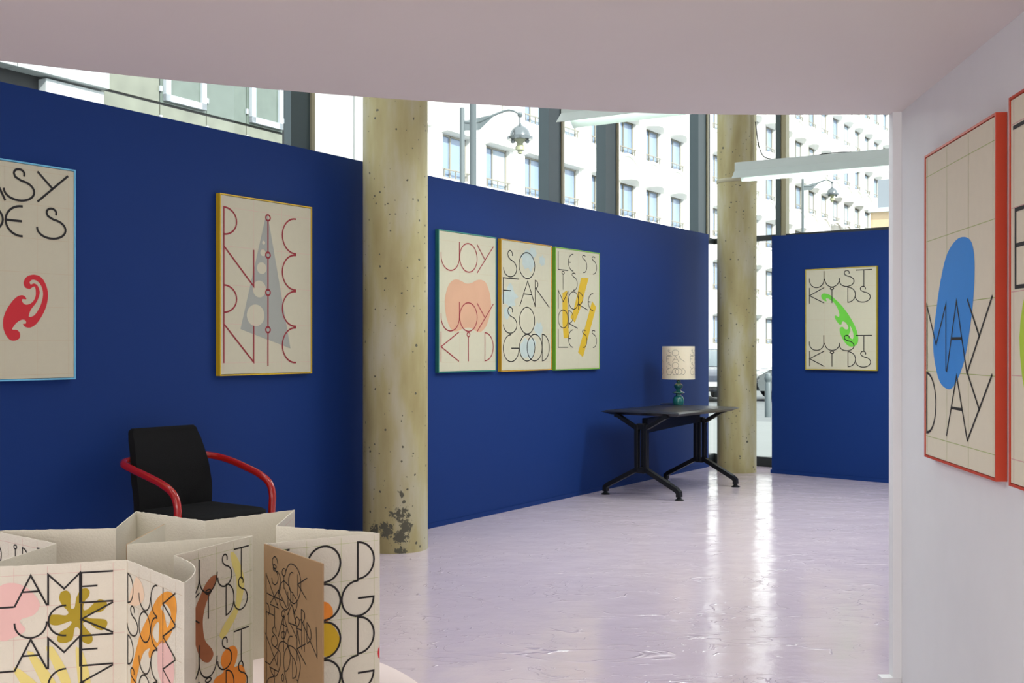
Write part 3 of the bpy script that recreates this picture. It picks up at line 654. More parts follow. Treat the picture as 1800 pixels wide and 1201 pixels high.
# ------------------------------------------------------------------ chair
SCH = .972
def chair():
    f = Vector((.8, -.6)); r = Vector((-.6, -.8))
    org = Vector((-1.407, 5.53))*SCH+Vector((.025, 0))
    root = thing('armchair', 'black upholstered chair with red tubular arms in front of the blue wall', 'chair', (org.x, org.y, 0), math.atan2(f.y, f.x))
    # local x = forward, local y = chair's left
    sz = .475
    # seat: rounded pad
    bm = BM(); outl = []
    hw, fr, bk = .235, .06, -.40
    for cx_, cy_, a0 in ((fr-.09, hw-.09, 0), (bk+.05, hw-.06, 90), (bk+.05, -hw+.06, 180), (fr-.09, -hw+.09, 270)):
        rr = .09 if cx_ > -.2 else .05
        for k in range(7):
            a = math.radians(a0+k*15); outl.append((cx_+rr*math.cos(a), cy_+rr*math.sin(a)))
    prism(bm, outl, sz-.075, sz-.012)
    fs = [ff for ff in bm.faces if all(abs(v.co.z-(sz-.012)) < 1e-5 for v in ff.verts)]
    bmesh.ops.dissolve_faces(bm, faces=fs); top = [ff for ff in bm.faces if all(abs(v.co.z-(sz-.012)) < 1e-5 for v in ff.verts)]
    r_ = bmesh.ops.inset_individual(bm, faces=top, thickness=.02, depth=.010); bmesh.ops.inset_individual(bm, faces=top, thickness=.03, depth=.004)
    obj('seat', bm, M['black_fabric'], root, smooth=True)
    # backrest: side profile (x forward, z) lofted across, tapering towards the top
    prof = [(-.40, .44), (-.398, .50), (-.402, .56), (-.415, .62), (-.425, .68), (-.447, .75), (-.475, .82), (-.482, .845)]
    wid = [.222, .225, .228, .228, .222, .213, .203, .197]
    bm = BM(); rings = []
    pr = [tuple(p) for p in crom([(a, b) for a, b in prof], 3)]; ww = [tuple(p)[0] for p in crom([(a, 0) for a in wid], 3)]
    th = .03
    for (x, z), hw_ in zip(pr, ww):
        k = (z-.44)/.405; t = th*(1 if k < .93 else .75)
        ring = []
        for yy, xx in ((-hw_, -.3), (-hw_+.012, .5), (-hw_*.5, .5-.25), (0, .5-.35), (hw_*.5, .5-.25), (hw_-.012, .5), (hw_, -.3), (hw_-.02, -.5), (0, -.62), (-hw_+.02, -.5)):
            ring.append(bm.verts.new((x+xx*t*1.3, yy, z)))
        rings.append(ring)
    for a, b in zip(rings, rings[1:]):
        for k in range(10): bm.faces.new([a[k], a[(k+1) % 10], b[(k+1) % 10], b[k]])
    # rounded top
    lastx = rings[-1]; c = [bm.verts.new((v.co.x*.35+.65*(-.486), v.co.y*.93, v.co.z+.012)) for v in lastx]
    for k in range(10): bm.faces.new([lastx[k], lastx[(k+1) % 10], c[(k+1) % 10], c[k]])
    bm.faces.new(c); bm.faces.new(rings[0][::-1])
    obj('backrest', bm, M['black_fabric'], root, smooth=True)
    # one continuous arm tube: front left post, over, behind the back, to front right
    half = [(-.005, .275, .30), (-.003, .277, .46), (-.002, .279, .53), (-.03, .281, .585), (-.105, .283, .622), (-.21, .285, .650), (-.32, .285, .675), (-.415, .272, .692), (-.470, .222, .702), (-.488, .12, .708)]
    path = [(x, y, z) for x, y, z in half]+[(-.490, 0, .708)]+[(x, -y, z) for x, y, z in half[::-1]]
    bm = BM(); tube(bm, [tuple(p) for p in crom(path, 6)], .018, 14); obj('arm_tube', bm, M['red_tube'], root, smooth=True)
    for sy in (-1, 1):
        bm = BM(); lathe(bm, [(.004, 0), (.004, .002), (.001, .003)], 10, (0, 0, 0)); o = obj('screw', bm, M['steel'], root, smooth=True)
        o.location = (.0135, sy*.2785, .505); o.rotation_euler = (0, PI/2, 0)
    for x, y in ((.0, .275), (.0, -.275), (-.38, .24), (-.38, -.24)):
        bm = BM(); tube(bm, [(x, y, .012), (x, y, .44 if x < -.1 else .31)], .0145, 12); lathe(bm, [(.019, 0), (.019, .014)], 14, (x, y, 0)); obj('leg', bm, M['black_metal'], root, smooth=True)
    bm = BM()
    for y in (-.26, .26): tube(bm, [(.0, y*1.05, .395), (-.38, y*.93, .395)], .011, 8)
    tube(bm, [(-.38, -.24, .395), (-.38, .24, .395)], .011, 8); tube(bm, [(.0, -.275, .395), (0, .275, .395)], .011, 8)
    for y in (-.05, .05): tube(bm, [(-.36, y, .41), (-.432, y, .50), (-.455, y, .66)], .010, 8)
    obj('seat_frame', bm, M['black_metal'], root, smooth=True)
chair()

# ------------------------------------------------------------------ round table and the folded book
TZ = .447
t = thing('round_table', 'low round table with pale pink top under the folded book', 'table', (-.95, 2.4, 0))
bm = BM(); lathe(bm, [(.78, TZ-.03), (.80, TZ-.024), (.80, TZ-.004), (.796, TZ)], 96); obj('tabletop', bm, M['disc'], t, smooth=True)
bm = BM(); lathe(bm, [(.34, 0), (.34, .015), (.06, .04), (.045, .08), (.045, TZ-.06), (.2, TZ-.03)], 40); obj('pedestal', bm, M['disc'], t, smooth=True)

ZB, ZT = TZ+.0005, .82
PT = {'J0': (-1.04, 2.224), 'J': (-.780, 2.309), 'K': (-.600, 2.085), 'L': (-.698, 2.356), 'M': (-.592, 2.604), 'N': (-.841, 2.491), 'O': (-.846, 2.777),
      'Q': (-.9996, 2.501), 'I': (-1.2205, 2.677), 'H': (-.942, 2.711), 'G': (-.985, 2.99), 'F': (-.7587, 2.826), 'E': (-.576, 3.02), 'D': (-.5676, 2.745), 'C': (-.307, 2.644), 'A': (-.542, 2.499), 'B': (-.3756, 2.268)}
PT = {k: Vector(v) for k, v in PT.items()}
book = thing('folded_book', 'large accordion book with brown cover standing unfolded on the round table', 'book', (-.75, 2.5, ZB))
BO = Vector((-.75, 2.5, ZB))
Hp = ZT-ZB
def page(a, b, name='page', th=.0015, bulge=0, m=None, art=None, liner=None, ragged=True):
    a = PT[a]; b = PT[b]; d = (b-a); L_ = d.length; d.normalize(); n = Vector((d.y, -d.x))    # printed side = right of travel
    N_ = 28; bm = BM(); rd = random.Random(int(abs(a.x*1000)+abs(b.y*777)))
    F0, F1, B0, B1 = [], [], [], []
    for i in range(N_+1):
        u = i/N_; p = a+d*(L_*u)+n*(bulge*4*u*(1-u)); zt = Hp+((rd.random()-.5)*.0016 if ragged and 0 < i < N_ else 0)
        for lst, off, z in ((F0, th/2, 0), (F1, th/2, zt), (B0, -th/2, 0), (B1, -th/2, zt)):
            q = p+n*off; lst.append(bm.verts.new((q.x-BO.x, q.y-BO.y, z)))
    for i in range(N_):
        f = bm.faces.new([F0[i], F0[i+1], F1[i+1], F1[i]]); f.material_index = 0
        g = bm.faces.new([B0[i+1], B0[i], B1[i], B1[i+1]]); g.material_index = 1 if liner else 0
        bm.faces.new([F1[i], F1[i+1], B1[i+1], B1[i]]); bm.faces.new([F0[i+1], F0[i], B0[i], B0[i+1]])
    bm.faces.new([F0[0], F1[0], B1[0], B0[0]]); bm.faces.new([F0[-1], B0[-1], B1[-1], F1[-1]])
    o = obj(name, bm, [m or M['page'], liner] if liner else (m or M['page']), book)
    if art:
        art = dict(art); art.setdefault('paper', M['page'])
        def mf(p, l):
            q = a+d*p[0]+n*(th/2+l*.5+.0002); return (q.x-BO.x, q.y-BO.y, Hp-p[1])
        draw_art(o, L_, Hp, mf, art)
    return o
g_l = (4, 5, .006, .225, .052, .1695, M['gridpink'])
def word(txt, r, g, nar={}):
    out = []
    for c, ch in enumerate(txt):
        if ch == ' ': continue
        if ch == 'D': out.append(cell('D', c, r, g, .02, .5, .03, .96))
        elif ch == 'C': out.append(cell('C', c, r, g, .03, .53, .02, .97))
        elif ch == 'U': out.append(cell('U', c, r, g, .02, .98, .5, .97))
        elif ch == 'i': out.append(cell('i', c, r, g, .42, .58, 0, .97))
        elif ch == 'S': out.append(cell('S', c, r, g, .1, .9, .02, .97))
        elif ch == 'd': out.append(cell('D', c, r, g, .5, .99, .0, .98))
        else: out.append(cell(ch, c, r, g, .02, .98, .02, .97))
    return out
flower = [(.576, .146), (.596, .151), (.611, .17), (.612, .205), (.614, .24), (.628, .246), (.641, .237), (.649, .194), (.653, .185), (.679, .149), (.716, .139), (.742, .156), (.737, .185), (.709, .209), (.699, .244), (.706, .258), (.736, .25), (.791, .211), (.826, .207), (.859, .221), (.859, .245), (.826, .271), (.766, .277), (.726, .283), (.719, .292), (.741, .303), (.816, .31), (.857, .32), (.864, .344), (.836, .372), (.791, .363), (.736, .329), (.704, .323), (.699, .335), (.726, .364), (.759, .397), (.761, .429), (.734, .441), (.696, .427), (.674, .4), (.674, .361), (.656, .346), (.639, .353), (.627, .405), (.597, .423), (.557, .426), (.525, .415), (.523, .391), (.543, .365), (.592, .346), (.619, .322), (.612, .312), (.587, .317), (.528, .329), (.479, .322), (.469, .294), (.479, .272), (.528, .272), (.577, .279), (.597, .268), (.587, .25), (.557, .225), (.535, .189), (.545, .155)]
t_lame = []
for r in range(5): t_lame += word('LAME' if r % 2 == 0 else 'DUCK', r, g_l)
A_LAME = dict(grid=g_l, gw=.0007, text=t_lame, sw=.0036, ink=M['ink'], shapes=[
    (M['s_pink'], [[(.14, .101), (.234, .09), (.328, .125), (.404, .205), (.366, .264), (.271, .289), (.309, .345), (.215, .382), (.14, .387), (.02, .3), (.01, .18)]]),
    (M['s_pale'], [[(.229, .552), (.274, .549), (.44, .68), (.52, .85), (.40, .85), (.3, .66)], [(.323, .473), (.347, .461), (.381, .484), (.518, .642), (.6, .85), (.5, .85), (.43, .66)], [(.449, .457), (.479, .441), (.508, .461), (.607, .616), (.66, .85), (.6, .85), (.557, .66)], [(.646, .469), (.666, .458), (.691, .472), (.746, .625), (.75, .85), (.69, .85), (.666, .66)]]),
    (M['s_olive'], [flower])])
g_d = (4, 5, .03, .212, .066, .166, M['gridp'])
t_duck = []
for r in range(5): t_duck += word('DUCK' if r % 2 == 0 else 'SOCK', r, g_d)
A_DUCK = dict(grid=g_d, gw=.0007, text=t_duck, sw=.0034, ink=M['ink'], shapes=[
    (M['s_cream'], [[(.131, .124), (.189, .072), (.273, .082), (.329, .124), (.329, .172), (.217, .219), (.074, .231), (.074, .181)]]),
    (M['s_pink'], [[(.6, .36), (.75, .34), (.85, .42), (.84, .52), (.7, .57), (.58, .5)]]),
    (M['s_orange'], [[(.08, .80), (.088, .659), (.103, .581), (.189, .46), (.273, .358), (.37, .279), (.452, .219), (.558, .141), (.676, .091), (.778, .073), (.865, .085), (.897, .134), (.878, .198), (.828, .258), (.752, .316), (.663, .353), (.65, .347), (.545, .395), (.492, .435), (.438, .464), (.417, .44), (.438, .412), (.356, .437), (.301, .474), (.231, .559), (.189, .641), (.17, .8)]], True,
     [[(.487, .333), (.513, .29), (.572, .257), (.606, .26), (.598, .301), (.593, .348), (.558, .362)], [(.63, .175), (.69, .145), (.75, .15), (.8, .175), (.79, .22), (.74, .26), (.715, .23), (.68, .19)]])])
A_JUST = dict(grid=(4, 6, .06, .225, .05, .161, M['gridgreen']), gw=.0007, sw=.0034, ink=M['ink'], text=[
    ('J', .08, .061, .291, .261), ('U', .291, .16, .516, .262), ('S', .549, .067, .706, .255), ('T', .736, .053, .935, .24),
    ('K', .09, .25, .291, .42), ('i', .37, .246, .44, .412), ('D', .632, .247, .736, .428), ('S', .763, .23, .918, .424),
    ('J', .08, .551, .291, .751), ('U', .291, .65, .516, .752), ('S', .549, .557, .706, .745), ('T', .736, .545, .935, .737),
    ('K', .09, .76, .291, .93), ('i', .37, .756, .44, .92), ('D', .632, .757, .736, .93), ('S', .763, .737, .918, .93)],
    shapes=[(M['s_pale'], [[(.692, .069), (.742, .075), (.825, .154), (.876, .253), (.856, .343), (.783, .443), (.682, .518), (.602, .559), (.559, .551), (.553, .523), (.622, .472), (.742, .4), (.773, .312), (.763, .219), (.712, .139)]]),
            (M['s_brown'], [[(.514, .177), (.508, .203), (.465, .25), (.389, .31), (.342, .391), (.342, .47), (.37, .537), (.446, .594), (.469, .634), (.427, .666), (.37, .66), (.314, .632), (.267, .572), (.23, .495), (.221, .407), (.24, .34), (.295, .279), (.37, .211), (.446, .177)]]),
            (M['s_orange2'], [[(.602, .64), (.722, .625), (.783, .663), (.773, .716), (.742, .757), (.825, .758), (.876, .791), (.887, .887), (.6, .93), (.44, .9), (.465, .804), (.504, .774), (.602, .757), (.563, .696)]])])
g_g = (3, 4, .052, .299, .045, .230, M['gridgreen'])
t_god = []
for r in range(4):
    t_god += word('GOd' if r % 2 == 0 else 'dOG', r, g_g)
A_GOD = dict(grid=g_g, gw=.0008, text=t_god, sw=.0046, ink=M['ink'], shapes=[
    (M['s_orange2'], [[(.464, .385), (.528, .391), (.573, .431), (.573, .48), (.528, .508), (.477, .507), (.413, .479), (.413, .407)]]),
    (M['s_yellow'], [[(.464, .51), (.554, .523), (.612, .57), (.638, .626), (.625, .679), (.567, .718), (.502, .716), (.413, .675), (.387, .584)]]),
    (M['s_red'], [[(.998, .70), (.985, .72), (.98, .745), (.985, .77), (.998, .79)]], False)])
g_r = (4, 5, .05, .225, .05, .17, M['gridpink'])
A_DIRT = dict(grid=g_r, gw=.0007, text=[cell('D', 0, 0, g_r, .02, .5, .1, .96), cell('i', 1, 0, g_r, .4, .6, .05, .97), cell('P', 2, 0, g_r, .0, .35, .1, .96), cell('T', 3, 0, g_r, 0, 1, 0, .97)], sw=.0034, ink=M['ink'],
    shapes=[(M['s_brown'], [[(.22, .5), (.24, .3), (.32, .18), (.42, .16), (.5, .25), (.52, .45), (.4, .6)]])])
A_DE = dict(grid=g_r, gw=.0007, text=[cell('K', 3, 1, g_r, 0, .8)], sw=.003, ink=M['ink'])
KF = [[(.261,.088),(.245,.065),(.206,.052),(.167,.072),(.167,.095),(.191,.119),(.251,.143),(.266,.168),(.251,.197),(.209,.214),(.167,.207),(.153,.182)],
[(.179,.125),(.179,.107),(.203,.099),(.233,.107),(.215,.12),(.179,.117),(.191,.135),(.263,.134),(.305,.163),(.311,.2),(.299,.233),(.266,.256)],
[(.363,.102),(.393,.103),(.398,.117),(.387,.138),(.363,.144),(.34,.136),(.34,.117),(.363,.102)],[(.369,.145),(.369,.216)],
[(.398,.117),(.45,.073),(.507,.059),(.575,.066),(.631,.092),(.658,.137),(.653,.193),(.609,.247),(.541,.277),(.473,.266),(.427,.249),(.381,.21)],
[(.53,.107),(.496,.109),(.462,.132),(.45,.171),(.473,.209),(.53,.219)],[(.606,.106),(.606,.223)],[(.762,.107),(.609,.16),(.751,.224)],
[(.045,.411),(.045,.168)],[(.045,.168),(.251,.327),(.266,.302)],[(.063,.283),(.346,.287)],[(.275,.236),(.125,.331)],[(.125,.339),(.275,.341)],
[(.369,.17),(.299,.206),(.281,.262),(.311,.315),(.404,.332),(.473,.292),(.49,.233),(.462,.192),(.369,.17)],[(.266,.237),(.416,.315)],[(.439,.225),(.439,.304)],
[(.524,.225),(.524,.272)],[(.53,.226),(.586,.25),(.592,.287),(.541,.335)],[(.045,.339),(.094,.349),(.106,.383),(.094,.404)],[(.203,.349),(.203,.452)],
[(.433,.355),(.507,.287),(.564,.336)],[(.05,.377),(.05,.96)],[(.05,.392),(.198,.394)],
[(.232,.48),(.221,.464),(.193,.459),(.164,.48),(.176,.496),(.221,.507),(.252,.527),(.249,.553),(.21,.572),(.164,.567),(.147,.544),(.164,.52),(.193,.512)],
[(.21,.572),(.299,.588),(.31,.636),(.288,.686),(.232,.736),(.164,.737),(.113,.702)],[(.343,.346),(.37,.34),(.392,.356),(.376,.376),(.343,.378),(.332,.362),(.343,.346)],
[(.363,.382),(.363,.574)],[(.354,.461),(.387,.463),(.381,.489),(.354,.504),(.326,.491),(.332,.472),(.354,.461)],[(.271,.503),(.365,.367),(.451,.457)],
[(.326,.421),(.43,.425),(.381,.496)],[(.032,.519),(.249,.672),(.266,.593)],[(.032,.687),(.119,.69),(.271,.582)],[(.113,.706),(.271,.704)],
[(.515,.464),(.473,.471),(.441,.504),(.451,.545),(.515,.578)],[(.271,.582),(.288,.543),(.348,.519),(.419,.522),(.473,.555),(.478,.604),(.441,.659),(.392,.679),(.365,.644),(.376,.586),(.43,.538),(.483,.522),(.568,.529),(.631,.564),(.651,.619),(.61,.696)],
[(.526,.309),(.651,.498)],[(.451,.341),(.451,.397),(.579,.395)],[(.483,.399),(.589,.46)],[(.594,.344),(.631,.353),(.631,.377),(.599,.394),(.568,.379),(.573,.354),(.594,.344)],
[(.631,.356),(.672,.347),(.672,.509)],[(.667,.292),(.713,.299),(.723,.329),(.693,.359),(.667,.354),(.667,.292)],[(.599,.406),(.667,.406)],[(.594,.403),(.594,.584)],
[(.682,.359),(.923,.514),(.908,.355)],[(.759,.351),(.804,.371),(.829,.418),(.774,.461),(.759,.44),(.759,.351)],[(.713,.361),(.718,.515)],[(.743,.469),(.599,.519),(.738,.583)],
[(.521,.698),(.521,.586),(.568,.602),(.587,.641),(.568,.682),(.521,.698)],[(.348,.704),(.37,.714),(.359,.741),(.337,.742),(.332,.718),(.348,.704)],[(.376,.682),(.462,.80)],
[(.061,.86),(.061,.814),(.096,.775),(.198,.745)],[(.198,.709),(.198,.789)],[(.579,.694),(.61,.696),(.61,.75)]]
A_COV = dict(text=[], lines=KF, sw=.0024, ink=M['ink'])
page('J0', 'J', art=A_LAME); page('J', 'K', art=A_DUCK); page('K', 'L', bulge=.03); page('L', 'M', art=A_JUST); page('M', 'N')
page('Q', 'J0'); page('I', 'Q', art=A_DIRT); page('H', 'I'); page('G', 'H'); page('F', 'G'); page('E', 'F'); page('D', 'E', art=A_DE); page('C', 'D'); page('A', 'C', art=A_GOD)
cv = page('A', 'B', 'cover', .0035, m=M['kraft'], liner=M['page'], art=A_COV, ragged=False); cv['label'] = 'brown front cover board dense with overlapping black letters'
cv2 = page('O', 'N', 'cover', .0035, m=M['kraft'], liner=M['page'], ragged=False); cv2['label'] = 'back cover board, white inside, seen nearly edge on'

# ------------------------------------------------------------------ fluorescent battens
def batten(label, p0, z, L_, d=Vector((.844, -.535))):
    root = thing('strip_light', label, 'lamp', (p0[0], p0[1], z), math.atan2(d.y, d.x), group='strip lights hung from the upper ceiling')
    # cross-section in y-z, swept along x
    def sweep(sec, m, name, par):
        bm = BM(); a = [bm.verts.new((0, y, z_)) for y, z_ in sec]; b = [bm.verts.new((L_, y, z_)) for y, z_ in sec]; n = len(sec)
        for i in range(n): bm.faces.new([a[i], a[(i+1) % n], b[(i+1) % n], b[i]])
        bm.faces.new(a[::-1]); bm.faces.new(b)
        return obj(name, bm, m, par)
    sweep([(-.05, 0), (-.045, .075), (.045, .075), (.05, 0)], M['fixture'], 'housing', root)
    sweep([(-.05, .006), (-.115, -.062), (-.113, -.064), (-.048, 0)], M['fixture'], 'reflector', root)
    sweep([(.05, .006), (.115, -.062), (.113, -.064), (.048, 0)], M['fixture'], 'reflector', root)
    bm = BM()
    tube(bm, [(.02, -.02, -.02), (L_-.02, -.02, -.02)], .013, 10); tube(bm, [(.02, .02, -.02), (L_-.02, .02, -.02)], .013, 10)
    obj('tube', bm, M['tube'], root, smooth=True)['label'] = 'lit white tubes'
    for x in (.25, L_-.25):
        bm = BM(); tube(bm, [(x, 0, .074), (x, 0, TOP-z+.001)], .0015, 6); obj('hanger', bm, M['steel'], root)
    return root
b1 = batten('long white strip light hanging in front of the farther column', (1.86, 9.44), 2.70, 1.62)
bm = BM(); tube(bm, [tuple(p) for p in crom([(.16, .0, .40), (.2, .01, .16), (.3, .0, .084), (.6, .01, .081), (.8, -.01, .086), (1.0, .01, .080)], 5)], .004, 6); obj('cable', bm, M['cord'], b1)
batten('strip light partly hidden by the edge of the low pink ceiling', (.345, 7.45), 2.765, 1.62)
batten('strip light over the middle of the room', (-1.4, 5.6), 3.3, 1.5) if False else None
for (x, y) in ((1.86+.844*.8, 9.44-.535*.8), (.345+.844*.8, 7.45-.535*.8)):
    light('strip_glow', 'AREA', (x, y, 2.66), 26, (.93, 1, .97), size=(1.5, .16), rot=(0, 0, math.atan2(-.535, .844)))
light('far_hall_fill', 'AREA', (3.4, 6.8, 3.6), 8, (1, .99, .97), size=(2.4, 2.0), aim=(2.2, 7.6, 0))  # unseen fill light, added to brighten the far hall

# ------------------------------------------------------------------ the street
bm = BM(); prism(bm, [(GC.x-30, GC.y-40), (GC.x+90, GC.y-8), (160, 260), (-120, 260), (-60, -40)], -.5, -.16); tag(obj('street', bm, M['street']), kind='structure')
bm = BM()
q = [GC+gL*30, GC-gL*.0, GC+gR*30]
o1 = Vector((gL.y, -gL.x)); o1 = o1 if o1.dot(Vector((-1, 1))) > 0 else -o1
o2 = Vector((.64, .77))
prism(bm, [tuple(GC+gL*30), tuple(GC), tuple(GC+gR*30), tuple(GC+gR*30+o2*9), tuple(GC+Vector((-1.5, 10))), tuple(GC+gL*30+o1*9)], -.3, -.03)
tag(obj('pavement', bm, M['pavement']), kind='structure')

# white building with recessed windows
FD = Vector((.529, .8485)); FN = Vector((.8485, -.529)); FP = Vector((5.307, 56.0))
def facade():
    org = FP+FD*(-19.75)
    # local x along the facade, -y towards the viewer
    root = thing('white_building', 'long white building across the street with rows of hooded windows', 'building', (org.x, org.y, -.2), math.atan2(FD.y, FD.x))
    WW, WHt, SP, FL = 1.8, 1.68, 3.0, 3.13
    x0 = 19.75-18.0; nC_ = 31; Ltot = 100; zb0 = 3.15-WHt+.2
    th = .35
    bm = BM(); xs = 0
    for i in range(nC_+1):
        a = 0 if i == 0 else x0+(i-1)*SP+WW; b = x0+i*SP if i < nC_ else Ltot
        box(bm, ((a+b)/2, th/2, 12), (b-a, th, 24))
    for k in range(8):
        a = 0 if k == 0 else zb0+(k-1)*FL+WHt; b = zb0+k*FL if k < 7 else 24
        box(bm, (Ltot/2, th/2+.001, (a+b)/2), (Ltot-.02, th-.002, b-a))
    box(bm, (Ltot/2, 5, 12), (Ltot-.1, 9.2, 23.9))
    obj('wall', bm, M['facade'], root)
    # shared meshes
    protos = {}
    def mk(name, fn, m):
        bm = BM(); fn(bm); o = obj(name, bm, m, root); protos[name] = o.data; return o
    def frame(bm):
        f = .07
        for x in (f/2, WW-f/2, WW*.42): box(bm, (x, .22, WHt/2), (f, .08, WHt))
        for z in (f/2, WHt-f/2): box(bm, (WW/2, .22, z), (WW, .08, f))
    def pane(bm): box(bm, (WW/2, .245, WHt/2), (WW-.1, .02, WHt-.1))
    def rail(bm):
        box(bm, (WW/2, .02, .32), (WW+.1, .04, .05)); box(bm, (.12, .02, .18), (.04, .04, .3)); box(bm, (WW*.5, .02, .18), (.04, .04, .3)); box(bm, (WW-.12, .02, .18), (.04, .04, .3))
    def blind(bm): box(bm, (WW*.71, .226, WHt*.5), (WW*.5, .01, WHt*.86))
    def hood_arch(bm):
        n = 12; r0 = []; r1 = []; r2 = []
        for i in range(n+1):
            u = i/n; x = -.35+(WW+.7)*u; e = math.sin(PI*u)
            r0.append(bm.verts.new((x, 0.0, WHt-.05+.42*e))); r1.append(bm.verts.new((x, -.42*e-.01, WHt+.0+.16*e))); r2.append(bm.verts.new((x, 0.0, WHt-.06)))
        for i in range(n): bm.faces.new([r0[i], r0[i+1], r1[i+1], r1[i]]); bm.faces.new([r1[i], r1[i+1], r2[i+1], r2[i]])
    def hood_flat(bm):
        v = [bm.verts.new(p) for p in ((-.1, 0, WHt), (WW+.25, 0, WHt), (WW+.25, 0, WHt+.3), (-.1, 0, WHt+.3), (-.05, -.25, WHt+.06), (WW+.2, -.25, WHt+.06), (WW+.2, -.25, WHt+.12), (-.05, -.25, WHt+.12))]
        for f in ((0, 1, 5, 4), (3, 7, 6, 2), (4, 5, 6, 7), (0, 4, 7, 3), (1, 2, 6, 5)): bm.faces.new([v[i] for i in f])
    def mould(bm):
        pts = []
        for i in range(11):
            u = i/10; pts.append((-.3+(WW+.6)*u, -.02, WHt+1.0+.42*math.sin(PI*u)))
        tube(bm, pts, .09, 6)
    first = True
    built = {}
    def inst(name, fn, m, parent, loc):
        if name not in built:
            bm = BM(); fn(bm); built[name] = obj(name.split('/')[0], bm, m, parent); o = built[name]
        else:
            o = built[name].copy(); COL.objects.link(o); o.parent = parent
        o.location = loc; return o
    rd = random.Random(3)
    cosx = FD.x; F_ = 2005
    for i in range(nC_):
        for k in range(7):
            s_ = -19.75+x0+i*SP; P = FP+FD*s_; px = 900+F_*P.x/P.y; zt = zb0+k*FL+WHt-.2; py = 611-(zt-1.25)*F_/P.y
            if px > 1600: continue
            if py < 120: continue
            if py > 470 and not (1215 < px < 1400): continue
            w_ = inst('window', frame, M['winframe'], root, (x0+i*SP, 0, zb0+k*FL))
            inst('window_pane', pane, M['winglass'], w_, (0, 0, 0))
            inst('rail', rail, M['winframe'], w_, (0, 0, 0))
            if rd.random() < .55: inst('blind', blind, M['curtain'], w_, (0, 0, 0))
            if s_ >= -4:
                inst('window_hood/a', hood_arch, M['facade'], root, (x0+i*SP, 0, zb0+k*FL)); inst('arched_moulding', mould, M['facade'], root, (x0+i*SP, 0, zb0+k*FL))
            else: inst('window_hood/f', hood_flat, M['facade'], root, (x0+i*SP, 0, zb0+k*FL))
facade()

# nearer building with grey glass panels and white cladding
def near_building():
    P = Vector((-8.1, 28.)); d = Vector((.481, .877)).normalized()
    root = thing('glass_panel_building', 'near building with grey glass panels and white cladding beyond the blue wall', 'building', (P.x, P.y, -.2), math.atan2(d.y, d.x))
    Z = .2
    zl = 7.11+Z
    bm = BM(); box(bm, (-3, 3.05, 8), (14.5, 6, 16.4)); obj('wall', bm, M['shadowgap'], root)
    xs = [-2.505, -.724, .839, 2.304, 3.762]
    for i, (a, b) in enumerate(zip(xs, xs[1:])):
        for j, (z0_, z1_) in enumerate(((3.2+Z, zl-.03), (zl+.03, 11.5+Z))):
            bm = BM(); box(bm, ((a+b)/2, .03, (z0_+z1_)/2), (b-a-.03, .06, z1_-z0_)); bevel(bm, .006, 1)
            o = obj('glass_panel', bm, M['cladglass'] if i < 1 or j == 0 else M['cladgreen'], root)
        if i in (1, 3):
            bm = BM(); fw = .16; z0_, z1_ = zl+.08, zl+2.4
            for x in (a+.1+fw/2, b-.1-fw/2): box(bm, (x, -.06, (z0_+z1_)/2), (fw, .1, z1_-z0_))
            for z in (z0_+fw/2, z1_-fw/2): box(bm, ((a+b)/2, -.06, z), (b-a-.2, .1, fw))
            wf = obj('window_frame', bm, M['alu'], root)
            bm = BM(); box(bm, ((a+b)/2, -.04, (z0_+z1_)/2), (b-a-.22, .02, z1_-z0_-.05)); obj('window_pane', bm, M['cladgreen'], wf)
        for z in (zl-.35, zl+.35):
            bm = BM(); box(bm, (b, -.02, z), (.07, .06, .13)); obj('bracket', bm, M['alu'], root)
    # white cladding to the left, upper band standing proud of the lower
    bm = BM(); box(bm, (-3.75, -.10, 9.4+Z), (2.38, .5, 4.72)); bevel(bm, .01, 1); obj('cladding_panel', bm, M['clad'], root)
    bm = BM(); box(bm, (-6.4, -.10, 9.4+Z), (2.86, .5, 4.72)); bevel(bm, .01, 1); obj('cladding_panel', bm, M['clad'], root)
    bm = BM(); box(bm, (-3.35, -.02, 5.0+Z), (1.56, .34, 3.98)); bevel(bm, .01, 1); obj('cladding_panel', bm, M['clad'], root)
    bm = BM(); box(bm, (-6.2, .25, 5.0+Z), (4.0, .1, 3.98)); obj('dark_window', bm, M['darkglass'], root)
    bm = BM(); box(bm, (-5.0, .16, 6.5+Z), (1.6, .05, .5)); obj('blind', bm, M['clad'], root)
near_building()
# tan building far right with a balcony
P = FP+FD*38+FN*3.0
tb = thing('tan_building', 'distant tan building with zinc balcony at the end of the street', 'building', (26.8, 82, -.2), math.atan2(FD.y, FD.x))
bm = BM(); box(bm, (6, -2, 5.6), (12, 6, 11.2)); obj('wall', bm, M['tan'], tb)
bm = BM(); box(bm, (6, -2.2, 11.35), (12.6, 6.6, .3)); obj('cornice', bm, M['clad'], tb)
bm = BM(); box(bm, (6, -5.3, 12.3), (12.4, .05, .06)); [box(bm, (x*1.0, -5.3, 11.9), (.05, .05, .8)) for x in range(0, 13, 2)]; obj('balcony_rail', bm, M['roofgrey'], tb)
bm = BM(); prism(bm, [(0.4, .6), (11.6, .6), (11.6, -4.2), (.4, -4.2)], 11.5, 13.6); obj('roof', bm, M['roofgrey'], tb)
wb = BM(); box(wb, (1.2, -5.02, 8.5), (1.0, .1, 1.6)); w1 = obj('window', wb, M['winglass'], tb)
for (x, z) in ((3.4, 8.5), (1.2, 5.2), (3.4, 5.2), (5.6, 8.5), (5.6, 5.2)):
    c = w1.copy(); COL.objects.link(c); c.parent = tb; c.location = (x-1.2, 0, z-8.5)

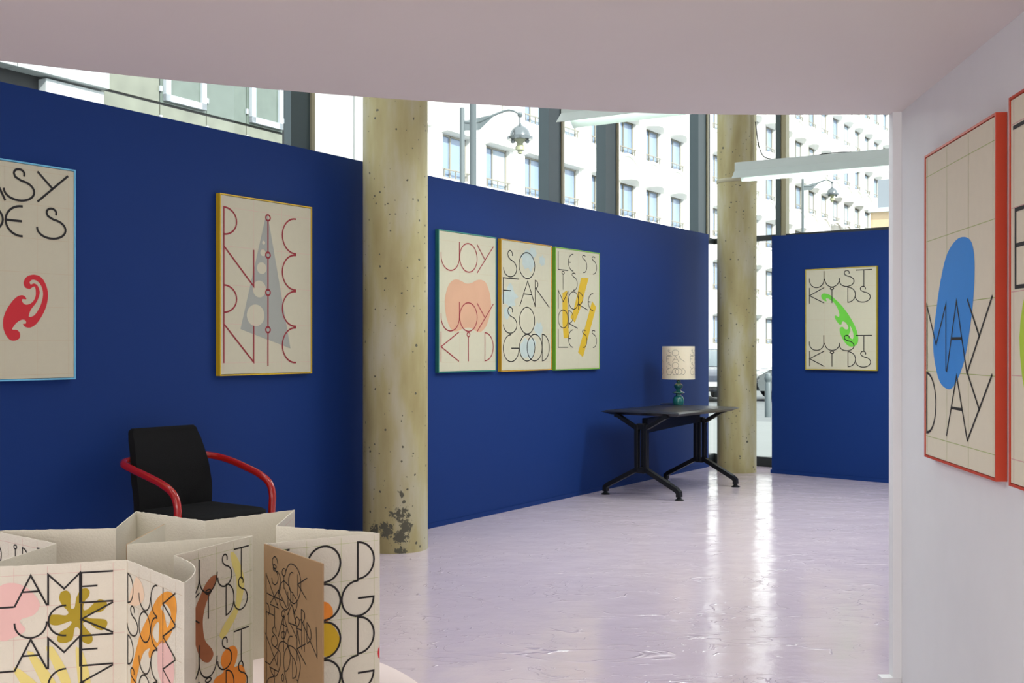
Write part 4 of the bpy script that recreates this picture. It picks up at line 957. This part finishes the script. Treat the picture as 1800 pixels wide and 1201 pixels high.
# street lamps
def street_lamp(label, px, D, S, ztop):
    x = (px-900)/2005*D
    root = thing('street_lamp', label, 'street lamp', (x, D, -.17))
    zt = ztop+.17; Z = lambda dz: zt+dz*S        # heights below the pole's top
    bm = BM(); lathe(bm, [(.10*S, 0), (.085*S, 1.0), (.07*S, zt*.7), (.065*S, zt), (.001, zt+.01)], 14); obj('pole', bm, M['lampmetal'], root, smooth=True)
    pts = crom([(0, 0, Z(-.36)), (.2*S, 0, Z(-.38)), (.45*S, 0, Z(-.36)), (.8*S, 0, Z(-.2)), (1.15*S, 0, Z(-.07)), (1.35*S, 0, Z(-.08)), (1.5*S, 0, Z(-.17))], 5)
    bm = BM(); tube(bm, [tuple(p) for p in pts], [.045*S*(1-.5*i/len(pts)) for i in range(len(pts))], 8)
    a = [bm.verts.new((x_*S, y_*S, Z(z_))) for x_, z_ in ((0, -.36), (0, -.60), (.45, -.58), (.9, -.15)) for y_ in (-.012, .012)]
    for f in ((0, 2, 4, 6), (7, 5, 3, 1), (0, 1, 3, 2), (2, 3, 5, 4), (4, 5, 7, 6), (6, 7, 1, 0)): bm.faces.new([a[i] for i in f])
    obj('arm', bm, M['lampmetal'], root, smooth=True)
    ln = (1.52*S, 0, zt)
    bm = BM(); tube(bm, [(ln[0], 0, Z(-.2)), (ln[0], 0, Z(-.45))], .022*S, 8); lathe(bm, [(.05*S, -.24*S), (.075*S, -.18*S), (.05*S, -.12*S)], 12, ln)
    obj('hanger', bm, M['lampmetal'], root, smooth=True)
    bm = BM(); lathe(bm, [(.335*S, -.84*S), (.345*S, -.77*S), (.28*S, -.74*S), (.25*S, -.62*S), (.17*S, -.52*S), (.06*S, -.46*S), (.03*S, -.40*S)], 28, ln); obj('lantern_hood', bm, M['lantern'], root, smooth=True)
    bm = BM(); lathe(bm, [(.02*S, -1.22*S), (.06*S, -1.20*S), (.07*S, -1.13*S), (.13*S, -1.11*S), (.125*S, -1.02*S), (.075*S, -.95*S), (.1*S, -.9*S), (.2*S, -.84*S)], 24, ln); obj('globe', bm, M['globe'], root, smooth=True)
    for sx in (-1, 1):
        bm = BM(); lathe(bm, [(.01*S, -.94*S), (.05*S, -.93*S), (.06*S, -.88*S), (.03*S, -.83*S)], 12, (ln[0]+sx*.19*S, -.05, zt)); obj('side_bulb', bm, M['lantern'], root, smooth=True)
    return root
street_lamp('street lamp with curved arm and domed lantern between window mullions', 812.5, 30, 1.0, 7.55)
street_lamp('smaller distant street lamp beyond the back partition panel', 1411, 46, .78, 8.05)
bm = BM(); lathe(bm, [(.07, -.17), (.065, 6.9), (.075, 6.92), (.075, 7.0), (.06, 7.02), (.055, 13)], 14, ((831.5-900)/2005*22, 22, 0)); tag(obj('mast', bm, M['lampmetal'], smooth=True), 'tall plain metal mast beside the nearer street lamp', 'mast')
# round traffic sign
sx_, sy_ = (957-900)/2005*25, 25
ts = thing('traffic_sign', 'round red edged traffic sign just above the blue wall', 'sign', (sx_, sy_, -.17))
bm = BM(); tube(bm, [(0, .03, 0), (0, .03, 4.75)], .03, 8); obj('post', bm, M['lampmetal'], ts)
bm = BM(); lathe(bm, [(.23, 0), (.235, .01), (.23, .02)], 32); o = obj('sign_disc', bm, M['signred'], ts); o.location = (0, -.01, 4.50); o.rotation_euler = (PI/2, 0, 0)
bm = BM(); lathe(bm, [(.165, .0205), (.165, .023)], 32); o2_ = obj('sign_face', bm, M['signwhite'], ts); o2_.location = (0, -.01, 4.50); o2_.rotation_euler = (PI/2, 0, 0)
# bollard
bx, by = (1350-900)/2005*21, 21
bm = BM(); lathe(bm, [(.06, 0), (.06, .62), (.05, .64), (.05, .66), (.065, .68), (.07, .74), (.05, .80), (.001, .82)], 18, (0, 0, 0)); bo = obj('bollard', bm, M['lampmetal'], smooth=True); bo.location = (bx, by, -.035); tag(bo, 'grey metal bollard on the pavement outside', 'bollard')

# parked cars
def car(label, x, y, rz, paint, plate=None):
    root = thing('parked_car', label, 'car', (x, y, -.16), rz)
    prof = [(-2.05, .32), (-2.08, .55), (-2.02, .82), (-1.9, .90), (-1.72, .95), (1.1, .92), (1.75, .82), (2.0, .68), (2.06, .45), (2.0, .28), (-1.9, .25)]
    bm = BM(); rings = []
    for yy, sc in ((-.83, .90), (-.86, .985), (-.5, 1), (.5, 1), (.86, .985), (.83, .90)):
        rings.append([bm.verts.new((px*(.99 if abs(yy) > .8 else 1), yy, .58+(pz-.58)*sc)) for px, pz in prof])
    n = len(prof)
    for a, b in zip(rings, rings[1:]):
        for k in range(n): bm.faces.new([a[k], a[(k+1) % n], b[(k+1) % n], b[k]])
    bm.faces.new(rings[0][::-1]); bm.faces.new(rings[-1]); obj('body', bm, paint, root, smooth=True)
    cab = [(-1.85, .93), (-1.62, 1.22), (-1.35, 1.33), (.05, 1.36), (.35, 1.31), (1.15, .92)]
    bm = BM(); rings = []
    for yy, k_ in ((-.80, 0), (-.62, 1), (.62, 1), (.80, 0)):
        rings.append([bm.verts.new((px, yy if pz < 1 or True else yy, .93+(pz-.93)*(1 if k_ else .02))) for px, pz in cab])
    n = len(cab)
    for a, b in zip(rings, rings[1:]):
        for k in range(n): bm.faces.new([a[k], a[(k+1) % n], b[(k+1) % n], b[k]])
    bm.faces.new(rings[0][::-1]); bm.faces.new(rings[-1]); obj('cabin_glass', bm, M['car_glass'], root, smooth=True)
    bm = BM(); box(bm, (-.65, 0, 1.345), (1.5, 1.2, .035)); bevel(bm, .012, 1)
    for sy in (-1, 1):
        for xa, za, xb, zb in ((-1.85, .93, -1.58, 1.33), (1.15, .92, .15, 1.36), (-.55, .93, -.6, 1.35)):
            tube(bm, [(xa, sy*.8, za), (xb, sy*.62, zb)], .035, 6)
    obj('roof', bm, paint, root)
    for sx in (-1.3, 1.3):
        for sy in (-1, 1):
            bm = BM(); lathe(bm, [(.2, -.09), (.31, -.09), (.325, -.06), (.325, .06), (.31, .09), (.2, .09)], 24); wv = obj('wheel', bm, M['tyre'], root, smooth=True)
            wv.location = (sx, sy*.78, .325); wv.rotation_euler = (PI/2, 0, 0)
    for sy in (-1, 1):
        bm = BM(); box(bm, (-2.06, sy*.62, .72), (.08, .26, .2)); bevel(bm, .02, 1); obj('rear_light', bm, M['rear'], root)
        bm = BM(); box(bm, (1.98, sy*.6, .66), (.12, .3, .14)); bevel(bm, .02, 1); obj('headlight', bm, M['plate'], root)
        bm = BM(); box(bm, (.75, sy*.95, 1.0), (.12, .2, .13)); bevel(bm, .03, 2); obj('mirror', bm, paint, root)
    bm = BM(); box(bm, (2.02, 0, .40), (.12, 1.5, .16)); box(bm, (-2.06, 0, .40), (.1, 1.5, .16)); obj('bumper', bm, M['tyre'], root)
    bm = BM(); box(bm, (2.085, 0, .47), (.02, .52, .115)); pl = obj('number_plate', bm, M['plate'], root)
    if plate:
        bm = BM()
        for i, ch in enumerate(plate):
            for st in G[ch]: ribbon(bm, [((i*.085+x_*.05), y_*.075) for x_, y_ in st], .012, lambda p: (2.097, -.2+p[0] if True else 0, .508-p[1]))
        obj('plate_lettering', bm, M['ink'], pl, recalc=False)
car('dark blue car parked nose on, seen between blue wall and column', 5.0, 31.2, math.radians(-90), M['car_blue'], 'PK')
car('silver grey car parked beyond the column and the bollard', 8.4, 30.4, math.radians(180), M['car_silver'])
